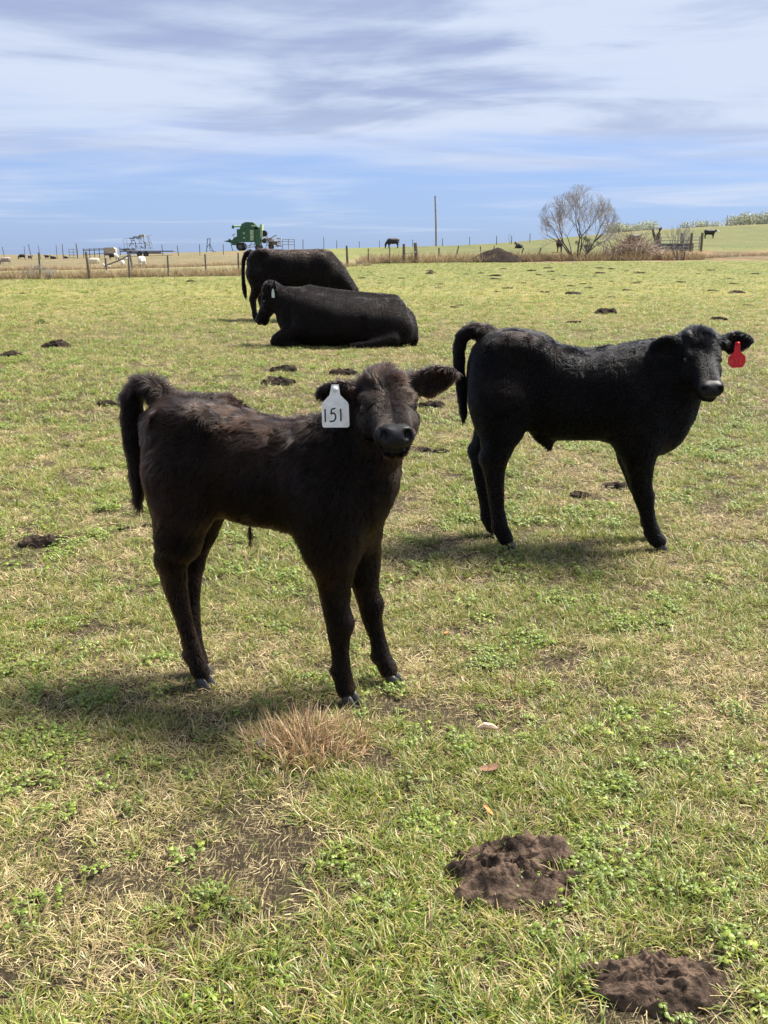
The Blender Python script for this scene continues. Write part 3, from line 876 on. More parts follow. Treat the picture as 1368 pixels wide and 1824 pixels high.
def calf_tagged_red():
    fr = Frame(.80, 3.74, -8)
    root = empty('calf', fr.o, fr.yaw, 'larger glossy black calf on the right wearing a red ear tag', 'calf')
    sk = Skin()
    sk.sweep((0, 0, 0), np.eye(3), [(-.468, .74, .62, .03, 0), (-.448, .81, .55, .085, 0), (-.40, .856, .51, .12, 0), (-.29, .860, .49, .14, 0), (-.21, .838, .465, .14, 0), (-.12, .808, .435, .148, 0),
        (-.03, .788, .440, .155, 0), (.06, .785, .44, .155, 0), (.15, .795, .41, .142, 0), (.23, .803, .38, .125, 0), (.31, .755, .40, .105, 0), (.37, .68, .455, .075, 0), (.405, .62, .53, .03, 0)], .03)
    for sy in (1, -1):
        sk.ell((-.345, sy * .085, .63), (.115, .065, .19), k=.06)
        sk.ell((.19, sy * .09, .58), (.09, .05, .17), k=.05)
        sk.ell((-.25, sy * .09, .80), (.06, .035, .03), k=.09)
    sk.chain([(-.335, -.10, .60, .105), (-.330, -.105, .485, .080), (-.350, -.110, .385, .054), (-.353, -.112, .33, .043), (-.348, -.113, .265, .035), (-.337, -.115, .17, .028), (-.320, -.115, .09, .030), (-.298, -.116, .045, .030)], .05)
    sk.chain([(-.345, .09, .60, .105), (-.360, .085, .485, .075), (-.405, .075, .375, .050), (-.412, .07, .33, .043), (-.403, .065, .245, .034), (-.386, .06, .15, .028), (-.372, .055, .08, .030), (-.355, .05, .045, .030)], .05)
    sk.chain([(.19, -.09, .58, .10), (.195, -.085, .44, .078), (.208, -.08, .35, .054), (.218, -.075, .28, .042), (.228, -.07, .235, .037), (.243, -.068, .19, .031), (.262, -.066, .125, .027), (.282, -.065, .07, .030), (.302, -.064, .045, .031)], .05)
    sk.chain([(.19, .09, .58, .10), (.185, .09, .44, .075), (.192, .09, .35, .052), (.212, .09, .28, .040), (.226, .09, .235, .035), (.244, .09, .19, .029), (.266, .09, .125, .025), (.285, .09, .07, .028), (.302, .09, .045, .028)], .05)
    for q, r in (((-.388, -.110, .372), .023), ((-.445, .075, .365), .022), ((.247, -.071, .228), .025), ((.245, .09, .228), .023)): sk.ell(q, (r, r * .9, r * 1.3), k=.022)
    for q in ((-.345, -.115, .095), (-.396, .057, .09), (.258, -.066, .08), (.262, .09, .08)): sk.ell(q, (.011, .018, .013), k=.014)
    sk.chain([(.14, 0, .64, .15), (.24, -.01, .68, .135), (.33, -.045, .74, .105), (.375, -.072, .79, .082)], .07)
    sk.chain([(.28, 0, .52, .10), (.345, -.04, .67, .085)], .06)
    hd = Head(fr.p((1.172, 3.60, .848)), fr.d((.0, -.83, -.545)), fr.d((0, -.6, .8)), .258).add(sk)
    L_root = fr.p((1.108, 3.585, .812)); R_root = fr.p((1.245, 3.585, .828))
    hd.ear(sk, L_root, fr.d((-.93, .15, .02)), fr.d((.25, -.92, -.2)), .115, .050)
    hd.ear(sk, R_root, fr.d((.97, .10, .06)), fr.d((-.1, -.95, -.2)), .130, .044)
    sk.chain([(-.40, 0, .845, .034), (-.455, 0, .858, .027), (-.492, 0, .838, .024), (-.508, 0, .79, .022), (-.508, 0, .72, .020), (-.498, 0, .655, .019), (-.490, 0, .59, .018), (-.484, 0, .53, .014), (-.482, 0, .505, .008)], .015)
    sk.chain([(-.16, 0, .455, .04), (-.138, 0, .400, .012)], .04)
    body, V, Fq = hide_body('body', sk, .008, root, [M['hide'], M['nose']], hd)
    eyes(hd, root)
    for f in ((-.280, -.116, 0), (-.338, .05, 0), (.320, -.064, 0), (.320, .09, 0)): hoof(root, f, (1, 0), .88)
    ln, fl, wd, wt = coat_fields(hd, .42, .018, .014, -.478, tail_len=.022, face_len=.008, leg_len=.012)
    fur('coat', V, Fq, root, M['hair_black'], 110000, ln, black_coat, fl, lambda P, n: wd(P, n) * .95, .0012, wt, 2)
    o = R_root + fr.d((.060, -.026, .002))
    face = unit(fr.d((-.05, -1, .05))); x = unit(fr.d((1, -.05, 0))); z = np.array([0, 0, 1.])
    poly = [(-.009, .006), (.008, .006), (.012, -.030), (.032, -.047), (.034, -.070), (.026, -.087), (-.012, -.090), (-.028, -.078), (-.031, -.052), (-.012, -.031)]
    tg = plate('ear_tag', poly[::-1], o, x, z, face, .0018, M['tag_red'], root)
    def sc(ls): return [[(a * .001, b * .001) for a, b in bezier(l, 6)] for l in ls]
    marks = [[(-17, -60), (-12, -63), (-17, -67), (-23, -63), (-17, -60)], [(-17, -67), (-11, -73), (-17, -79), (-24, -73), (-17, -67)],
             [(-6, -52), (0, -62), (6, -52)], [(0, -62), (1, -80)], [(15, -52), (15, -80)]]
    strokes('tag_print', sc(marks), .0028, o, x, z, face, .0016, M['tag_print'], tg)
    sphere('tag_button', o + face * .002, .006, M['tag_red'], tg, nu=10, nv=6)
    return root


def cow_lying():
    fr = Frame(-.4, 12.5, 180)
    root = empty('cow', fr.o, fr.yaw, 'black cow lying on the grass facing left with pale green ear tag', 'cow')
    sk = Skin()
    sk.sweep((0, 0, 0), np.eye(3), [(-.83, .25, .02, .10, 0), (-.78, .37, -.02, .22, 0), (-.68, .50, -.03, .31, 0), (-.5, .585, -.03, .38, .02), (-.16, .625, -.03, .43, .04), (.24, .655, -.03, .43, .04),
        (.5, .69, -.02, .36, .02), (.66, .705, .03, .30, 0), (.8, .68, .10, .23, 0), (.92, .60, .18, .15, 0), (.97, .5, .3, .06, 0)], .05)
    for sy in (1, -1):
        sk.ell((-.54, sy * .17, .53), (.12, .08, .07), k=.13)
        sk.ell((-.46, sy * .27, .25), (.30, .15, .25), k=.08)
        sk.ell((.58, sy * .22, .36), (.20, .10, .26), k=.08)
        sk.chain([(.66, sy * .24, .25, .13), (.95, sy * .20, .10, .085), (.98, sy * .20, .075, .07), (.72, sy * .27, .045, .05)], .05)
    for sy in (1, -1):
        sk.ell((.42, sy * .47, .30), (.030, .07, .24), k=.05, sub=True)
        sk.ell((-.14, sy * .49, .18), (.035, .07, .20), k=.06, sub=True)
        sk.ell((.80, sy * .26, .42), (.05, .06, .2), k=.06, sub=True)
    sk.chain([(-.55, 0, .60, .05), (.1, .02, .655, .05), (.55, 0, .71, .06)], .10)
    sk.chain([(-.50, .38, .12, .10), (-.20, .48, .06, .055), (.0, .50, .045, .045)], .05)
    sk.chain([(.62, 0, .48, .25), (.84, -.02, .56, .19), (.98, -.05, .64, .14), (1.02, -.06, .68, .12)], .10)
    hd = Head((1.06, -.06, .765), (.46, -.22, -.86), (.8, -.2, .35), .50).add(sk)
    hd.ear(sk, (1.00, .055, .735), (-.12, .55, .35), (.6, .7, .1), .17, .055, .014)
    hd.ear(sk, (1.06, -.17, .735), (.1, -.9, .25), (.6, -.3, .1), .17, .055, .014)
    sk.chain([(-.70, .02, .47, .03), (-.78, .06, .37, .028), (-.815, .10, .22, .024), (-.825, .16, .08, .024)], .03)
    body, V, Fq = hide_body('body', sk, .018, root, [M['hide'], M['nose']], hd, floor=-.03)
    ln, fl, wd, wt = coat_fields(hd, -1, .032, .012, None, face_len=.016)
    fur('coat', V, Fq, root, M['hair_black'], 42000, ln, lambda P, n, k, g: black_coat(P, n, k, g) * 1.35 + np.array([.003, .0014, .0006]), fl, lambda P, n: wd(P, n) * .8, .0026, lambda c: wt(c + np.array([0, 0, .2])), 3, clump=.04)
    o = np.array((.995, .10, .72)); face = unit((.2, 1, 0)); x = unit((-1, .2, 0)); z = np.array((0, 0, 1.))
    plate('ear_tag', [(-.008, .01), (.008, .01), (.018, -.04), (.018, -.10), (-.018, -.10), (-.018, -.04)], o + face * .04, x, z, face, .004, M['tag_pale'], root)
    eyes(hd, root)
    return root


def cow_grazing():
    fr = Frame(-1.3, 17.2, 0)
    root = empty('cow', fr.o, fr.yaw, 'brown-black cow grazing head down behind the lying cow, tail hanging', 'cow')
    sk = Skin()
    sk.sweep((0, 0, 0), np.eye(3), [(-1.08, 1.05, .90, .05, 0), (-1.04, 1.165, .80, .16, 0), (-.9, 1.215, .66, .24, 0), (-.75, 1.225, .58, .28, 0), (-.4, 1.205, .52, .34, 0), (-.06, 1.215, .50, .34, 0),
        (.15, 1.20, .52, .29, 0), (.30, 1.145, .54, .24, 0), (.42, 1.05, .58, .19, 0), (.50, .93, .66, .10, 0)], .06)
    for sy in (1, -1):
        sk.ell((-.80, sy * .22, 1.17), (.10, .06, .06), k=.10)
        sk.ell((-.88, sy * .17, .85), (.19, .12, .32), k=.10)
        sk.ell((.24, sy * .18, .80), (.17, .10, .30), k=.10)
        dx = .05 * sy
        sk.chain([(-.86 + dx, sy * .19, .80, .16), (-.82 + dx, sy * .19, .62, .125), (-.90 + dx, sy * .18, .46, .075), (-.94 + dx, sy * .18, .38, .062), (-.92 + dx, sy * .18, .20, .046), (-.91 + dx, sy * .18, .10, .050), (-.88 + dx, sy * .18, .04, .052)], .08)
        sk.chain([(.26 - dx, sy * .15, .75, .13), (.27 - dx, sy * .15, .55, .09), (.29 - dx, sy * .15, .36, .062), (.29 - dx, sy * .15, .18, .046), (.30 - dx, sy * .15, .10, .05), (.33 - dx, sy * .15, .04, .052)], .08)
    for sy in (1, -1):
        sk.ell((-.52, sy * .36, .86), (.09, .05, .20), k=.10, sub=True)
        sk.ell((.06, sy * .38, .78), (.04, .06, .26), k=.07, sub=True)
    sk.chain([(.25, 0, .93, .27), (.45, 0, .78, .22), (.62, -.02, .60, .17), (.72, -.03, .50, .14)], .12)
    hd = Head((.78, -.03, .475), (.30, -.05, -.95), (.95, 0, .3), .47).add(sk)
    hd.ear(sk, (.75, .10, .46), (.25, .8, .25), (.8, -.3, .1), .17, .055, .014)
    hd.ear(sk, (.75, -.15, .46), (.45, -.75, .25), (.8, .3, .1), .17, .055, .014)
    sk.chain([(-1.03, 0, 1.17, .05), (-1.10, 0, 1.14, .042), (-1.145, 0, 1.04, .036), (-1.165, 0, .85, .032), (-1.165, 0, .69, .034), (-1.155, 0, .55, .042), (-1.135, 0, .42, .03), (-1.13, 0, .37, .012)], .03)
    body, V, Fq = hide_body('body', sk, .02, root, [M['hide'], M['nose']], hd)
    ln, fl, wd, wt = coat_fields(hd, .45, .026, .006, None, face_len=.016, leg_len=.02)
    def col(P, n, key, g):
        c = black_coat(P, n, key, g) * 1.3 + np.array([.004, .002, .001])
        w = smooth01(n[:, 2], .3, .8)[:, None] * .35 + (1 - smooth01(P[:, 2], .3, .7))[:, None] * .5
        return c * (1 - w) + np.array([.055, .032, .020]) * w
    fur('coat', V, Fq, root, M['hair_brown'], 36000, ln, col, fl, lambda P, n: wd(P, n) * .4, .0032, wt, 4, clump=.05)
    eyes(hd, root)
    for sy in (1, -1):
        hoof(root, (-.86 + .05 * sy, sy * .18, 0), (1, 0), 1.7); hoof(root, (.35 - .05 * sy, sy * .15, 0), (1, 0), 1.7)
    return root


calf_tagged_white(); calf_tagged_red(); cow_lying(); cow_grazing()

# ------------------------------------------------------------------ small solids on the pasture
def dung_pad(name, loc, w, d, h, mat, seed, n=22, ring=10, label=None, group=None, rz=0.0, cat='dung'):
    """a crusted pat: uneven rim, folded ridges and crumbs on top"""
    R, I = np.meshgrid(np.linspace(0, 1, ring + 1)[1:], np.arange(n), indexing='ij'); R = R.ravel(); a = 2 * math.pi * I.ravel() / n
    e = 1 + .48 * (fbm(np.cos(a) * 2.1 + seed, np.sin(a) * 2.1, seed=seed) - .5) * 2
    x, y = np.cos(a) * R * e * w / 2, np.sin(a) * R * e * d / 2
    sx, sy = x / (w * .16) + seed * 3.1, y / (d * .16)
    big = fbm(sx * .35, sy * .35, seed=seed + 9, oct=2); warp = fbm(sx * .5, sy * .5, seed=seed + 5, oct=3)
    fold = 1 - np.abs(np.sin(R * 5 + warp * 10 + a * .5))                           # folds run round the pat
    rid = np.abs(fbm(sx, sy * 1.4, seed=seed + 3, oct=4) - .5) * 2
    fin = fbm(sx * 4, sy * 4, seed=seed + 17, oct=3) - .5
    z = h * (1 - R**7) * (.60 + .6 * (big - .5) + .26 * (fold - .4) + .26 * (rid - .25) + .26 * fin)
    z = np.where(R > .99, -.012, np.maximum(z, -.01))
    k = 1 + .05 * (fbm(sx * 2, sy * 2, seed=seed + 23, oct=2) - .5) * 4; x, y = x * k, y * k
    V = np.concatenate([[(0, 0, h * .6)], np.stack([x, y, z], 1)])
    Fc = [(0, 1 + i, 1 + (i + 1) % n) for i in range(n)]
    for q in range(ring - 1):
        for i in range(n): Fc.append((1 + q * n + i, 1 + (q + 1) * n + i, 1 + (q + 1) * n + (i + 1) % n, 1 + q * n + (i + 1) % n))
    o = mesh_obj(name, V, Fc, mat, None, n > 40)
    o.location = loc; o.rotation_euler = (0, 0, rz)
    tag(o, label, cat, group)
    return o


AVOID = [(ground_at(545, 1330).x, ground_at(545, 1330).y, .11, .07)]                     # (x, y, rx, ry): no grass grows through these


def lay_pad(px, py, wpx, hpx, mat, seed, label, fine=False, group=None, high=.35, flat=False):
    p = ground_at(px, py); sc = F_PX / math.hypot(p.y, EYE)
    w = wpx / sc
    d = min(w * .9, max(w * .38, hpx / sc / max(.12, EYE / math.hypot(p.y, EYE)) * .8)); h = w * high
    if not fine: d = min(d, w * .7)
    o = dung_pad('dung_pat', p + Vector((0, 0, -.004)), w, d, h, mat, seed, 130 if fine else 20, 60 if fine else 7, label, group, 0)
    AVOID.append((p.x, p.y, w * .34, d * .29) if fine else (p.x, p.y - .1 * w, w * .55, d * .7))
    return o


lay_pad(912, 1560, 262, 130, M['dung'], 16, 'large crusted brown dung pat lower right of the dry straw clump', True, high=.27)
lay_pad(1165, 1762, 240, 105, M['dung'], 12, 'broken flat brown dung pat in the bottom right corner', True, high=.24)
mids = [(70, 962, 76, 26, 'flat dark dung pat at the left edge, larger piece, beside a small upright crumb'),
        (112, 954, 34, 24, 'upright dark dung crumb at the left edge touching the larger flat pat'),
        (28, 976, 24, 10, 'tiny dark dung crumb below the flat pat at the left edge'),
        (225, 936, 32, 26, 'small round black dung lump left of the front calf hind leg'),
        (264, 934, 26, 12, 'small flat dung lump just left of the front calf hind leg'),
        (195, 716, 44, 22, 'dark dung pat just left of the front calf raised tail'),
        (495, 679, 62, 22, 'dark dung pat with a raised lump above the front calf back'),
        (505, 658, 50, 12, 'thin flat dung pat behind the front calf, nearest the lying cow'),
        (610, 664, 56, 10, 'flat dung pat seen just above the front calf tagged ear'),
        (768, 720, 50, 16, 'dark dung pat right of the front calf eye level'),
        (755, 797, 36, 20, 'grassy dung pat just right of the front calf muzzle'),
        (789, 799, 34, 20, 'round dark dung pat right of the front calf muzzle, rightmost of two'),
        (1100, 862, 52, 20, 'dark dung pat under the black calf belly by its front leg'),
        (1032, 880, 44, 16, 'crumbled dung pat under the middle of the black calf'),
        (100, 615, 52, 12, 'dung pat on the left pasture level with the lying cow'),
        (73, 573, 24, 9, 'dark dung pat on the left pasture level with the grazing cow hooves'),
        (20, 633, 40, 7, 'thin dung smear at the far left edge below the lying cow level'),
        (1280, 567, 30, 10, 'dark dung pat behind the black calf head near the right edge'),
        (1078, 557, 42, 7, 'wide thin dung pat above the black calf back')]
for i, (a, b, w, h, lb) in enumerate(mids): lay_pad(a, b + h * .3, w, h, M['dung_wet'], 30 + i, lb, False, None, .30)
far_pats = [(70, 543, 18), (645, 496, 16), (682, 495, 8), (676, 505, 10), (715, 496, 12), (830, 489, 12), (858, 487, 12), (872, 492, 9), (960, 490, 12), (1005, 491, 10), (1115, 483, 9), (1140, 487, 16),
            (1243, 488, 8), (1345, 488, 14), (1305, 506, 14), (1270, 518, 20), (1312, 522, 28), (970, 521, 18), (1020, 524, 30), (1020, 575, 26), (820, 544, 14), (905, 545, 12), (340, 502, 18), (150, 490, 14), (40, 523, 12),
            (275, 505, 10), (215, 531, 12), (1190, 545, 16), (1060, 493, 10), (985, 498, 9), (780, 513, 12), (930, 505, 14), (1088, 530, 18), (1212, 503, 14), (885, 520, 12), (1335, 545, 20), (155, 608, 20), (1165, 612, 18)]
g = np.random.default_rng(17)
far_pats += [(float(g.uniform(760, 1360)), float(478 + 70 * g.random()**1.6), float(g.uniform(9, 20))) for _ in range(30)] + [(float(g.uniform(10, 420)), float(505 + 60 * g.random()), float(g.uniform(8, 14))) for _ in range(8)]
for i, (a, b, w) in enumerate(far_pats):
    o = lay_pad(a, b, w * 1.12, 5, M['dung_wet'], 70 + i, 'small dark dung pat out on the far pasture', False, 'dung pats on the far pasture', .18)

# ------------------------------------------------------------------ blades and clumps
GREEN = np.array([(.145, .205, .030), (.205, .245, .040), (.105, .165, .028), (.265, .275, .055), (.135, .195, .060), (.18, .235, .032)]) * np.array([1.38, 1.30, 1.25])
DRY = np.array([(.46, .36, .175), (.56, .46, .25), (.36, .265, .125), (.27, .19, .10), (.50, .41, .22)]) * 1.22
CLOVER = np.array([(.165, .245, .036), (.225, .290, .048), (.135, .195, .038), (.165, .225, .052)]) * np.array([1.3, 1.2, 1.2])


class Blades:
    def __init__(s, seed): s.V, s.F, s.C = [], [], []; s.g = np.random.default_rng(seed)
    def blade(s, base, az, length, width, bend, col, twist=0.0, lean=.3, tip=None):
        """curved ribbon that starts upright and bows over"""
        n = 4; b = len(s.V); p = np.array(base, float); ang = lean
        d = np.array([math.cos(az), math.sin(az), 0]); sd = np.array([-math.sin(az + twist), math.cos(az + twist), 0])
        for i in range(n):
            w = width * (1 - (i / (n - 1))**1.6) * (1 if i else .8)
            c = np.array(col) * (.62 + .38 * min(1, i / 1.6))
            if tip is not None and i == n - 1: c = np.array(tip)
            if i < n - 1:
                s.V += [p - sd * w / 2, p + sd * w / 2]; s.C += [c, c]
            else: s.V.append(p.copy()); s.C.append(c)
            ang += bend / n
            p = p + (d * math.sin(ang) + np.array([0, 0, math.cos(ang)])) * length / (n - 1)
            p[2] = max(p[2], .002)
        s.F += [(b, b + 1, b + 3, b + 2), (b + 2, b + 3, b + 5, b + 4), (b + 4, b + 5, b + 6)]
    def stick(s, c, az, length, width, pitch, col, roll=0.0):
        """a straw lying about"""
        b = len(s.V); d = np.array([math.cos(az) * math.cos(pitch), math.sin(az) * math.cos(pitch), math.sin(pitch)])
        sd = np.cross(d, (0, 0, 1)); sd /= np.linalg.norm(sd); up = np.cross(sd, d)
        sd = sd * math.cos(roll) + up * math.sin(roll)
        c = np.array(c, float); bow = up * length * s.g.uniform(-.04, .10)
        for k, off in ((-.5, 0), (0, 1), (.5, 0)):
            q = c + d * length * k + bow * off
            for sg in (-1, 1): s.V.append(q + sd * width / 2 * sg * (1 if k <= 0 else .6)); s.C.append(np.array(col) * s.g.uniform(.85, 1.1))
        s.F += [(b, b + 1, b + 3, b + 2), (b + 2, b + 3, b + 5, b + 4)]
    def leaf(s, c, n, r, col):
        """small rounded leaflet"""
        b = len(s.V); n = unit(n); a = unit(np.cross(n, (.3, .7, .2))); e = np.cross(n, a)
        s.V.append(np.array(c)); s.C.append(np.array(col) * 1.15)
        for i in range(6):
            t = 2 * math.pi * i / 6; s.V.append(np.array(c) + (a * math.cos(t) + e * math.sin(t) * .8) * r - n * r * .18); s.C.append(np.array(col))
        s.F += [(b, b + 1 + i, b + 1 + (i + 1) % 6) for i in range(6)]
    def obj(s, name, mat, link=True, parent=None): return mesh_obj(name, s.V, s.F, mat, parent, False, link, np.array(s.C))


TEMPL = bpy.data.collections.new('sward_pieces')


def templates():
    k = 0
    def put(b, mat):
        nonlocal k
        TEMPL.objects.link(b.obj('piece_%02d' % k, mat, False)); k += 1
    for v in range(6):                                            # 0-5 green tufts
        b = Blades(100 + v); g = b.g
        for _ in range(26):
            r = .028 * math.sqrt(g.random()); a = g.uniform(0, 6.28)
            dry = g.random() < .20
            c = DRY[g.integers(5)] if dry else GREEN[g.integers(6)]
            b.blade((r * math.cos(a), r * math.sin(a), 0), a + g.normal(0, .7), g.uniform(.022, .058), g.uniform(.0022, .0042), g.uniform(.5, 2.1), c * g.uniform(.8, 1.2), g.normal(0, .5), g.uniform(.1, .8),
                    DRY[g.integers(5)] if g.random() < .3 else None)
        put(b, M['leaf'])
    for v in range(4):                                            # 6-9 clover and small weeds
        b = Blades(200 + v); g = b.g
        for _ in range(15):
            r = .045 * math.sqrt(g.random()); a = g.uniform(0, 6.28); x, y = r * math.cos(a), r * math.sin(a); h = g.uniform(.010, .032)
            c = CLOVER[g.integers(4)] * g.uniform(.8, 1.2); rad = g.uniform(.0035, .0068)
            b.blade((x, y, 0), a, h, .0014, .3, GREEN[2], 0, .1)
            t0 = g.uniform(0, 6.28)
            for q in range(3):
                t = t0 + q * 2.09
                b.leaf((x + rad * math.cos(t), y + rad * math.sin(t), h + g.uniform(-.002, .003)), (math.cos(t) * .4 + g.normal(0, .2), math.sin(t) * .4 + g.normal(0, .2), 1), rad, c)
        put(b, M['leaf'])
    for v in range(5):                                            # 10-14 straw litter lying flat
        b = Blades(300 + v); g = b.g
        for _ in range(13):
            b.stick((g.normal(0, .03), g.normal(0, .03), g.uniform(.003, .018)), g.uniform(0, 6.28), g.uniform(.012, .05) * (1.6 if g.random() < .12 else 1), g.uniform(.0009, .0022), g.normal(0, .25), DRY[g.integers(5)] * g.uniform(.75, 1.15), g.uniform(-.8, .8))
        put(b, M['straw'])
    for v in range(4):                                            # 15-18 short dead tufts
        b = Blades(400 + v); g = b.g
        for _ in range(24):
            r = .026 * math.sqrt(g.random()); a = g.uniform(0, 6.28)
            b.blade((r * math.cos(a), r * math.sin(a), 0), a + g.normal(0, .8), g.uniform(.02, .05), g.uniform(.0016, .0032), g.uniform(.6, 2.4), DRY[g.integers(5)] * g.uniform(.75, 1.15), g.normal(0, .5), g.uniform(.2, .9))
        put(b, M['straw'])
    for v in range(3):                                            # 19-21 tall dead fence grass
        b = Blades(500 + v); g = b.g
        for _ in range(26):
            r = .20 * math.sqrt(g.random()); a = g.uniform(0, 6.28)
            b.blade((r * math.cos(a), r * math.sin(a), 0), a + g.normal(0, .8), g.uniform(.25, .75), g.uniform(.010, .022), g.uniform(.2, 1.3), DRY[g.integers(5)] * np.array([.66, .62, .66]) * g.uniform(.7, 1.1), g.normal(0, .5), g.uniform(.0, .5))
        put(b, M['straw'])


templates()


def scatter_object(name, P, idx, scl, tint, dry, tilt=.12):
    g = np.random.default_rng(len(P))
    me = bpy.data.meshes.new(name); me.vertices.add(len(P)); me.vertices.foreach_set('co', np.asarray(P, np.float32).ravel())
    def attr(n, typ, arr, key='value'):
        a = me.attributes.new(n, typ, 'POINT'); a.data.foreach_set(key, np.ascontiguousarray(arr).ravel())
    rot = np.stack([g.normal(0, tilt, len(P)), g.normal(0, tilt, len(P)), g.uniform(0, 6.283, len(P))], 1).astype(np.float32)
    attr('rot', 'FLOAT_VECTOR', rot, 'vector'); attr('scl', 'FLOAT', np.asarray(scl, np.float32)); attr('idx', 'INT', np.asarray(idx, np.int32))
    attr('tint', 'FLOAT', np.asarray(tint, np.float32)); attr('dry', 'FLOAT', np.asarray(dry, np.float32))
    o = bpy.data.objects.new(name, me); COL.objects.link(o)
    ng = bpy.data.node_groups.new(name + '_scatter', 'GeometryNodeTree')
    ng.interface.new_socket('Geometry', in_out='INPUT', socket_type='NodeSocketGeometry'); ng.interface.new_socket('Geometry', in_out='OUTPUT', socket_type='NodeSocketGeometry')
    N, L = ng.nodes, ng.links
    gi, go = N.new('NodeGroupInput'), N.new('NodeGroupOutput')
    ci = N.new('GeometryNodeCollectionInfo'); ci.inputs['Collection'].default_value = TEMPL
    ci.inputs['Separate Children'].default_value = True; ci.inputs['Reset Children'].default_value = True
    ip = N.new('GeometryNodeInstanceOnPoints'); ip.inputs['Pick Instance'].default_value = True
    def named(n, t):
        a = N.new('GeometryNodeInputNamedAttribute'); a.data_type = t; a.inputs['Name'].default_value = n
        return [s for s in a.outputs if s.enabled and s.name == 'Attribute'][0]
    L.new(gi.outputs[0], ip.inputs['Points']); L.new(ci.outputs[0], ip.inputs['Instance'])
    L.new(named('idx', 'INT'), ip.inputs['Instance Index']); L.new(named('rot', 'FLOAT_VECTOR'), ip.inputs['Rotation']); L.new(named('scl', 'FLOAT'), ip.inputs['Scale'])
    L.new(ip.outputs[0], go.inputs[0])
    m = o.modifiers.new('scatter', 'NODES'); m.node_group = ng
    return o


